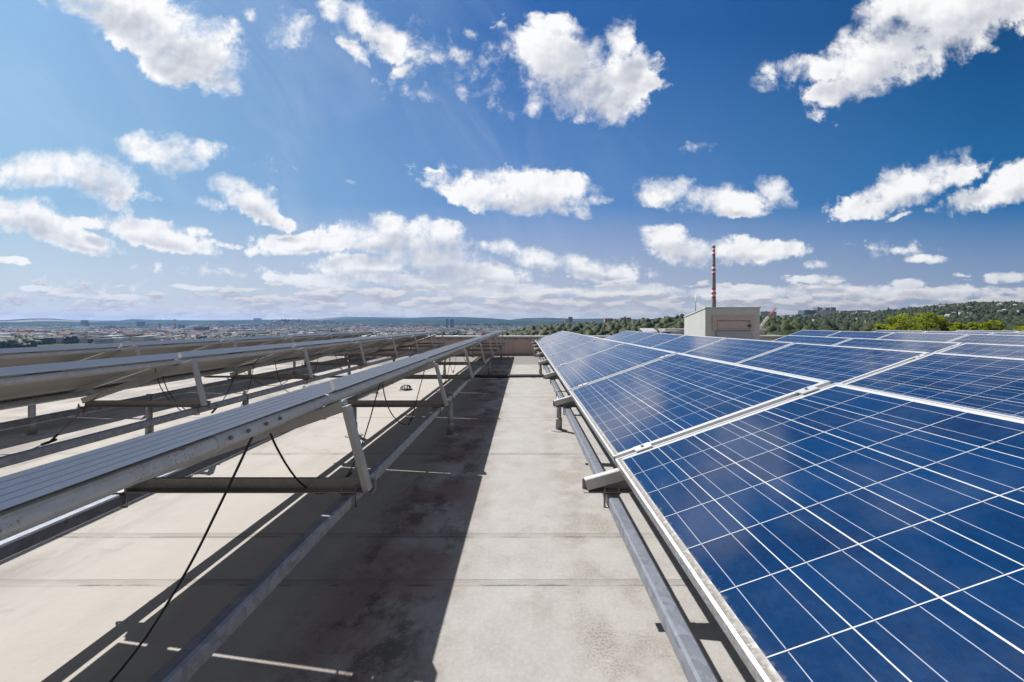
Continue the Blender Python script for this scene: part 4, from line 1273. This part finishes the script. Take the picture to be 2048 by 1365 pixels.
block('apartment_block', 'pale blocks on the ridge directly behind the crane', 'apartment block', 1521, 1553, 624, 1950, F_PALE, None, 46)
block('office_block', 'dark glass block left of the white base on the right ridge', 'office building', 1609, 1633, 621, 1900, F_BLUE, None, 46)
hb = [(1635, 1644, 'left'), (1651, 1659.5, 'middle'), (1662.5, 1672, 'right')]
for a, b_, w in hb:
    block('tower_block', '%s one of the three grey high-rises on the right ridge' % w, 'tower block', a, b_, 615.5 + (0.8 if w == 'middle' else 0), 2060, F_GREY, None, 30, 'three high-rises on the ridge')
block('apartment_block', 'white lower block in front of the three grey high-rises', 'apartment block', 1632, 1678, 622, 1930, F_WHITE, None, 46)
block('apartment_block', 'long pale block right of the high-rises on the ridge', 'apartment block', 1681, 1712, 622.5, 1950, F_PALE, None, 46)
block('apartment_block', 'pale grey block at the right end of the ridge housing', 'apartment block', 1714, 1741, 621.5, 1980, F_GREY, None, 46)
block('farm_building', 'long low white building high on the right hillside', 'building', 1862, 1888, 617.5, 1800, F_WHITE, M_ROOFWHITE, 10)
block('farm_building', 'second low white building beside the long hillside one', 'building', 1890, 1917, 617.5, 1790, F_WHITE, M_ROOFWHITE, 10)
block('farm_building', 'small white building near the crest at far right', 'building', 1967, 1975, 612.5, 1850, F_WHITE, M_ROOFWHITE, 8)
block('warehouse', 'very long low shed with a white roof edge at far left', 'warehouse', -30, 92, 682, 950, F_GREY, M_ROOFWHITE, 20)
block('warehouse', 'white-roofed shed continuing right of the long shed', 'warehouse', 97, 190, 682, 960, F_GREY, M_ROOFWHITE, 18)
block('warehouse', 'low shed with dull red roof above the left panel edge', 'warehouse', 156, 216, 678, 1010, F_PALE, M_ROOFRED, 16)
block('warehouse', 'second dull red roofed shed, right of dark conifers', 'warehouse', 222, 270, 677, 1040, F_PALE, M_ROOFRED, 16)
for i, (a, b_, w) in enumerate(((8, 36, 'left'), (39, 63, 'middle'), (66, 80, 'right'))):
    y = 830
    xa, xb = on_u(a, y), on_u(b_, y)
    g = MB(); hh = 3.5; n = 8
    ring = [(xa + (xb - xa) * (0.5 - 0.5 * math.cos(math.pi * k / n)) - xa, hh * math.sin(math.pi * k / n)) for k in range(n + 1)]
    g.extrude([(q[0], q[1]) for q in ring][::-1], 0, 18, lambda aa, c, tt: (aa, tt, c))
    o = g.build('storage_tent', M_ROOFWHITE); o.location = (xa, y, gz((xa + xb) / 2, y) + 2.2)
    tag(o, '%s one of three rounded white tents at the lower left of the city' % w, 'tent', 'white rounded tents')

# castle and cathedral
t = thing('castle', 'low pale castle on a wooded hill in the far city', 'castle', (on_u(588, 4400), 4400, gz(on_u(588, 4400), 4400)))
g = MB(); g.box(-85, 90, 0, 40, -3, 14); g.build('wall', F_PALE, t)
g = MB(); g.box(-86, 91, -1, 41, 14.05, 19); g.build('roof', M_ROOFRED, t)
g = MB(); g.box(-10, 6, 5, 22, 19.05, 27); g.build('tower', F_PALE, t)
yc_ = 3700
t = thing('cathedral', 'dark cathedral with two pointed spires on the city skyline', 'cathedral', (on_u(446, yc_), yc_, gz(on_u(446, yc_), yc_)))
g = MB(); g.box(-14, 32, 0, 16, -4, 20)
g.build('nave', M_STONE, t)
g = MB(); g.add([(-14, 0, 20.05), (32, 0, 20.05), (32, 16, 20.05), (-14, 16, 20.05), (-12, 8, 33), (30, 8, 33)], [(0, 1, 5, 4), (2, 3, 4, 5), (1, 2, 5), (3, 0, 4), (3, 2, 1, 0)]); g.build('roof', M_STONE, t)
for xx in (-19, -5):
    g = MB(); g.tube([(xx, -3, -4), (xx, -3, 34), (xx, -3, 36), (xx, -3, 62)], [4.4, 4.2, 3.4, 0.2], 8, smooth=False); g.build('spire', M_STONE, t)


def striped_chimney(label, u, y, vt, r_top, r_bot, vbands, rings, group=None, zb=None, paint=None):
    """vbands: (v, colour) from the top; each colour runs down to the next v"""
    x = on_u(u, y); zg = gz(x, y) - 1 if zb is None else zb
    t = thing('chimney', label, 'chimney', (x, y, zg), group)
    H = CAMZ + (V0 - vt) * y / FPX - zg
    zs = [CAMZ + (V0 - v_) * y / FPX - zg for v_, _ in vbands] + [0.0]
    mats = [paint or M_RED, M_WHITE, M_CHIM]
    g = MB()
    rad = lambda z: r_bot + (r_top - r_bot) * z / H
    for i, (_, c) in enumerate(vbands):
        a, b_ = zs[i + 1], zs[i]
        g.tube([(0, 0, a), (0, 0, b_)], [rad(a), rad(b_)], 24, c, caps=False)
    g.tube([(0, 0, H - 0.01), (0, 0, H)], [r_top * 0.97, r_top * 0.97], 24, 2)
    g.build('shaft', mats, t)
    for v_ in rings:
        z = CAMZ + (V0 - v_) * y / FPX - zg
        g = MB(); g.tube([(0, 0, z), (0, 0, z + 0.25)], rad(z) * 1.35, 20, smooth=False)
        pl = g.build('gallery', M_CHIM, t)
        g = MB()
        for k in range(16):
            a0, a1 = 2 * math.pi * k / 16, 2 * math.pi * (k + 1) / 16
            rr = rad(z) * 1.33
            g.tube([(rr * math.cos(a0), rr * math.sin(a0), z + 0.25), (rr * math.cos(a0), rr * math.sin(a0), z + 1.4), (rr * math.cos(a1), rr * math.sin(a1), z + 1.4)], 0.06, 4)
        g.build('railing', M_STEEL, pl)
    return t


s_ = 0.17585
vb = [(460 + c * s_, k) for c, k in ((182, 0), (205, 1), (230, 0), (250, 1), (275, 0), (297, 2), (398, 0), (420, 1), (445, 0), (467, 1), (490, 0), (513, 2), (665, 0), (687, 1), (710, 0), (730, 1), (757, 0), (778, 2))]
striped_chimney('tall red and white banded chimney rising behind the roof housing', 1427.5, 600, 492, 2.0, 3.6, vb, [496, 541.5, 588])
f2 = lambda a, b_, n, top: [(a + (b_ - a) * i / n, i % 2 if top else (i + 1) % 2) for i in range(n)] + [(b_, 2)]
striped_chimney('thinner red and white striped chimney in the left city', 319.6, 2500, 639.8, 3.0, 4.0, [(639.8 + i * 1.6, i % 2) for i in range(5)] + [(648, 0)], [], 'pair of far striped chimneys', None, M_FADED)
striped_chimney('thicker striped chimney with a pale top in the left city', 349.3, 2450, 638.5, 4.6, 5.6, [(638.5, 1), (640.2, 0), (642, 1), (643.6, 0), (645.4, 1), (647, 0), (649, 2)], [], 'pair of far striped chimneys', None, M_FADED)
striped_chimney('short plain brick chimney right of the factory hall', 417.5, 2000, 648.5, 2.4, 3.2, [(648.5, 0), (650.5, 1), (652.5, 2)], [], None, None, M_FADED)
striped_chimney('slim dull chimney stack left of the striped pair', 310.3, 2300, 651.5, 2.0, 2.6, [(651.5, 2)], [])

# crane boom beyond the housing
yk = 260.0
pa, pb = at(1513, 664, yk), at(1551.5, 615.5, yk)
M_CRANE_R = simple('crane_orange_red', (0.50, 0.16, 0.11), 0.6); M_CRANE_W = simple('crane_grey_white', (0.50, 0.47, 0.45), 0.6)
zk = gz(pa.x, yk)
t = thing('crane', 'lattice crane boom, orange-red at its tip, leaning out beside the roof housing', 'crane', (pa.x, yk, zk))
o_ = Vector((pa.x, yk, zk))
def lattice(a, b_, w, n, mat, nm):
    g = MB(); a, b_ = a - o_, b_ - o_
    d = (b_ - a).normalized(); s1 = d.cross(Vector((0, 1, 0))).normalized(); s2 = Vector((0, 1, 0))
    cs = [s1 * w + s2 * w, s1 * w - s2 * w, -s1 * w - s2 * w, -s1 * w + s2 * w]
    for c in cs: g.tube([a + c, b_ + c], 0.13, 5)
    for i in range(n):
        p, q = a + (b_ - a) * (i / n), a + (b_ - a) * ((i + 1) / n)
        for k in range(4): g.tube([p + cs[k], q + cs[(k + 1) % 4]], 0.07, 4)
    return g.build(nm, mat, t)
mid = pa + (pb - pa) * 0.62
lattice(pa, mid, 0.55, 12, M_CRANE_W, 'boom_base'); lattice(mid, pb, 0.42, 9, M_CRANE_R, 'boom_tip')
g = MB(); g.bevbox(-3, 3, -1.5, 1.5, 0.3, 3.2, 0.3, 0, 'x'); g.build('cab', M_CRANE_R, t)
g = MB(); g.tube([(0, 0, 3.0), tuple(pa - o_)], [0.9, 0.7], 8); g.build('mast', M_CRANE_W, t)

def pylon(label, u, y, vt, vb):
    x = on_u(u, y); zg = gz(x, y); H = CAMZ + (V0 - vt) * y / FPX - zg
    t = thing('power_pylon', label, 'pylon', (x, y, zg), 'power pylons on the wooded slope')
    g = MB(); w = H * 0.075
    for sx in (-1, 1):
        for sy in (-1, 1): g.tube([(sx * w, sy * w, 0), (sx * w * 0.35, sy * w * 0.35, H * 0.6), (0, 0, H)], 0.20, 4)
    for i in range(9):
        z0, z1 = H * i / 10, H * (i + 1) / 10
        f0, f1 = 1 - 0.65 * min(z0 / (H * 0.6), 1), 1 - 0.65 * min(z1 / (H * 0.6), 1)
        for sy in (-1, 1):
            g.tube([(-w * f0, sy * w * f0, z0), (w * f1, sy * w * f1, z1)], 0.11, 4); g.tube([(w * f0, sy * w * f0, z0), (-w * f1, sy * w * f1, z1)], 0.11, 4)
    g.build('tower', M_CRANE_W, t)
    g = MB()
    for zz, l in ((0.66, 0.17), (0.78, 0.20), (0.90, 0.13)): g.tube([(-l * H, 0, zz * H), (0, 0, zz * H + 0.02 * H), (l * H, 0, zz * H)], 0.14, 4)
    g.build('crossarm', M_CRANE_W, t)
pylon('lattice power pylon low on the wooded slope, left of the yellow-green trees', 1730.6, 900, 640, 660)
pylon('faint power pylon behind the yellow-green trees', 1912, 1250, 630, 648)
pylon('thin power pylon left of the nearest slope pylon', 1727, 1000, 643, 660)
pylon('power pylon on the upper hillside near the right edge', 2005, 1500, 611, 630)

# ------------------------------------------------------------------ houses of the city
def house_arrays(kind, w, d, h):
    """gabled or flat house; returns verts, faces, materials"""
    g = MB()
    if kind == 'gable':
        g.box(-w / 2, w / 2, -d / 2, d / 2, -3, h, 0)
        e, rh = 0.4, min(w, d) * 0.42
        g.add([(-w / 2 - e, -d / 2 - e, h + 0.02), (w / 2 + e, -d / 2 - e, h + 0.02), (w / 2 + e, d / 2 + e, h + 0.02), (-w / 2 - e, d / 2 + e, h + 0.02), (-w / 2, 0, h + rh), (w / 2, 0, h + rh)],
              [(0, 1, 5, 4), (2, 3, 4, 5), (1, 2, 5), (3, 0, 4), (3, 2, 1, 0)], 1)
    else:
        g.box(-w / 2, w / 2, -d / 2, d / 2, -3, h, 0)
        g.box(-w / 2 - 0.3, w / 2 + 0.3, -d / 2 - 0.3, d / 2 + 0.3, h + 0.02, h + 0.9, 1)
    return g


HOUSE_KINDS = [('gable', 13, 9, 6.5, F_WHITE, M_ROOFRED, 'small white house with a red gabled roof'),
               ('gable', 16, 11, 8, F_PALE, M_ROOFGREY, 'small pale house with a grey gabled roof'),
               ('flat', 26, 14, 13, F_WHITE, M_ROOFWHITE, 'white flat-roofed block'),
               ('flat', 40, 16, 12, F_PALE, M_ROOFGREY, 'long pale flat-roofed block'),
               ('flat', 34, 24, 8, F_GREY, M_ROOFWHITE, 'low grey hall with a white roof'),
               ('gable', 22, 13, 10, F_OCHRE, M_ROOFRED, 'ochre house with a broad red roof')]
# (count of individuals, count merged, u range, r range, power, weights, where)
ZONES = [(115, 1700, (-40, 880), (1320, 4800), 1.0, (0.10, 0.14, 0.22, 0.24, 0.20, 0.10), 'in the flat city left of centre'),
         (70, 800, (700, 1200), (900, 3600), 1.0, (0.34, 0.16, 0.20, 0.08, 0.06, 0.16), 'in the town beyond the far parapet'),
         (60, 40, (1520, 2100), (700, 1900), 0.8, (0.40, 0.45, 0.15, 0.0, 0.0, 0.0), 'among trees on the right hillside'),
         (14, 0, (1060, 1260), (640, 800), 1.0, (0.3, 0.4, 0.3, 0, 0, 0.0), 'in the dark wood at centre')]
protos = []
for kd, w, d, h, m0, m1, lab in HOUSE_KINDS:
    protos.append(house_arrays(kd, w, d, h).mesh('house', [m0, m1]))
bulk = {}
for n_i, n_b, ur, rr_, pw_, wts, where in ZONES:
    x, y, u, r = wood_points(n_i + n_b, rr_[0], rr_[1], ur[0], ur[1], pw_)
    z = ground(x, y)
    order = np.argsort(r)
    ks = rng.choice(len(HOUSE_KINDS), size=len(x), p=np.array(wts) / sum(wts))
    for q, i in enumerate(order):
        k = int(ks[i]); sc = float(rng.uniform(0.8, 1.35)); rz = float(rng.choice([0.0, 0.35, -0.3, 1.2, 1.57])) + float(rng.uniform(-0.1, 0.1))
        if 'hillside' in where or 'wood' in where: zoff = 2.0; sc *= 0.5
        else: zoff = 0.0; sc *= 0.8
        if q < n_i:
            o = bpy.data.objects.new('house' if HOUSE_KINDS[k][0] == 'gable' else 'block', protos[k]); COL.objects.link(o)
            o.location = (x[i], y[i], z[i] + zoff); o.scale = (sc, sc, sc); o.rotation_euler = (0, 0, rz)
            tag(o, HOUSE_KINDS[k][6] + ' ' + where, 'house' if HOUSE_KINDS[k][0] == 'gable' else 'building', 'far houses ' + where + ', ' + HOUSE_KINDS[k][6])
        else:
            bulk.setdefault(k, []).append((x[i], y[i], z[i] + zoff, sc * (1.0 + r[i] / 9000), rz))
big = MB(); mats_all = []
for k, lst in bulk.items():
    base = house_arrays(*HOUSE_KINDS[k][:4])
    m0 = len(mats_all); mats_all += [HOUSE_KINDS[k][4], HOUSE_KINDS[k][5]]
    bv = np.array(base.v)
    for (x, y, z, sc, rz) in lst:
        c, s = math.cos(rz), math.sin(rz)
        vv = np.stack([(bv[:, 0] * c - bv[:, 1] * s) * sc + x, (bv[:, 0] * s + bv[:, 1] * c) * sc + y, bv[:, 2] * sc + z], 1)
        o0 = len(big.v); big.v += [tuple(q) for q in vv]
        for f, m in zip(base.f, base.m):
            big.f.append(tuple(a + o0 for a in f)); big.m.append(m0 + m); big.smooth.append(False)
tag(big.build('city', mats_all), 'hazy mass of far city roofs reaching to the hills', 'city', kind='stuff')

# a few trees of the left city that stand apart
grp = 'dark trees standing apart in the left city'
for i, (u, vt, w, vbs, lab) in enumerate(((142, 675, 22, 690, 'round dark green tree above the leftmost solar row'),
                                          (235, 674, 6, 684, 'slim dark conifer, left one of the pair above the left row'),
                                          (245.5, 676, 6, 684, 'slim dark conifer, right one of the pair above the left row'),
                                          (277, 671, 6, 682, 'lone dark columnar tree right of the conifer pair'),
                                          (76, 672, 14, 682, 'dark tree left of the beige slab in the city'),
                                          (100, 673, 14, 682, 'dark tree in front of the beige slab in the city'),
                                          (170, 669, 11, 680, 'dark tree at the left end of the pale slab'),
                                          (6, 680, 14, 692, 'dark bush tree at the far left edge'),
                                          (343, 669, 6, 678, 'narrow dark tree below the thicker striped chimney'),
                                          (181, 679, 10, 689, 'green bushy tree right of the round dark tree'))):
    y = ybase(vbs); x = on_u(u, y)
    cr = w / 2 * y / FPX
    zt = CAMZ + (V0 - vt) * y / FPX
    leaf_tree('tree', lab, x, y, zt, 0, cr, max((zt - gz(x, y)) * 0.85, cr), M_LEAF_DARK, 40 + i, grp, 700, cr * 0.22)

# ------------------------------------------------------------------ haze
HAZE_DENSITY = 8.0e-5
g = MB(); g.box(-10700, 10700, -10700, 10700, -75, 190)
m = bpy.data.materials.new('thin_summer_haze'); m.use_nodes = True; m.node_tree.nodes.clear()
T = NT(m.node_tree)
pv = T.node('ShaderNodeVolumePrincipled'); oo = T.node('ShaderNodeOutputMaterial')
pv.inputs['Color'].default_value = (0.175, 0.295, 0.56, 1)
pv.inputs['Density'].default_value = HAZE_DENSITY
pv.inputs['Anisotropy'].default_value = 0.45
T.l.new(pv.outputs[0], oo.inputs['Volume'])
tag(g.build('haze', m), 'thin blue summer haze over the far city and hills', 'haze', kind='stuff')
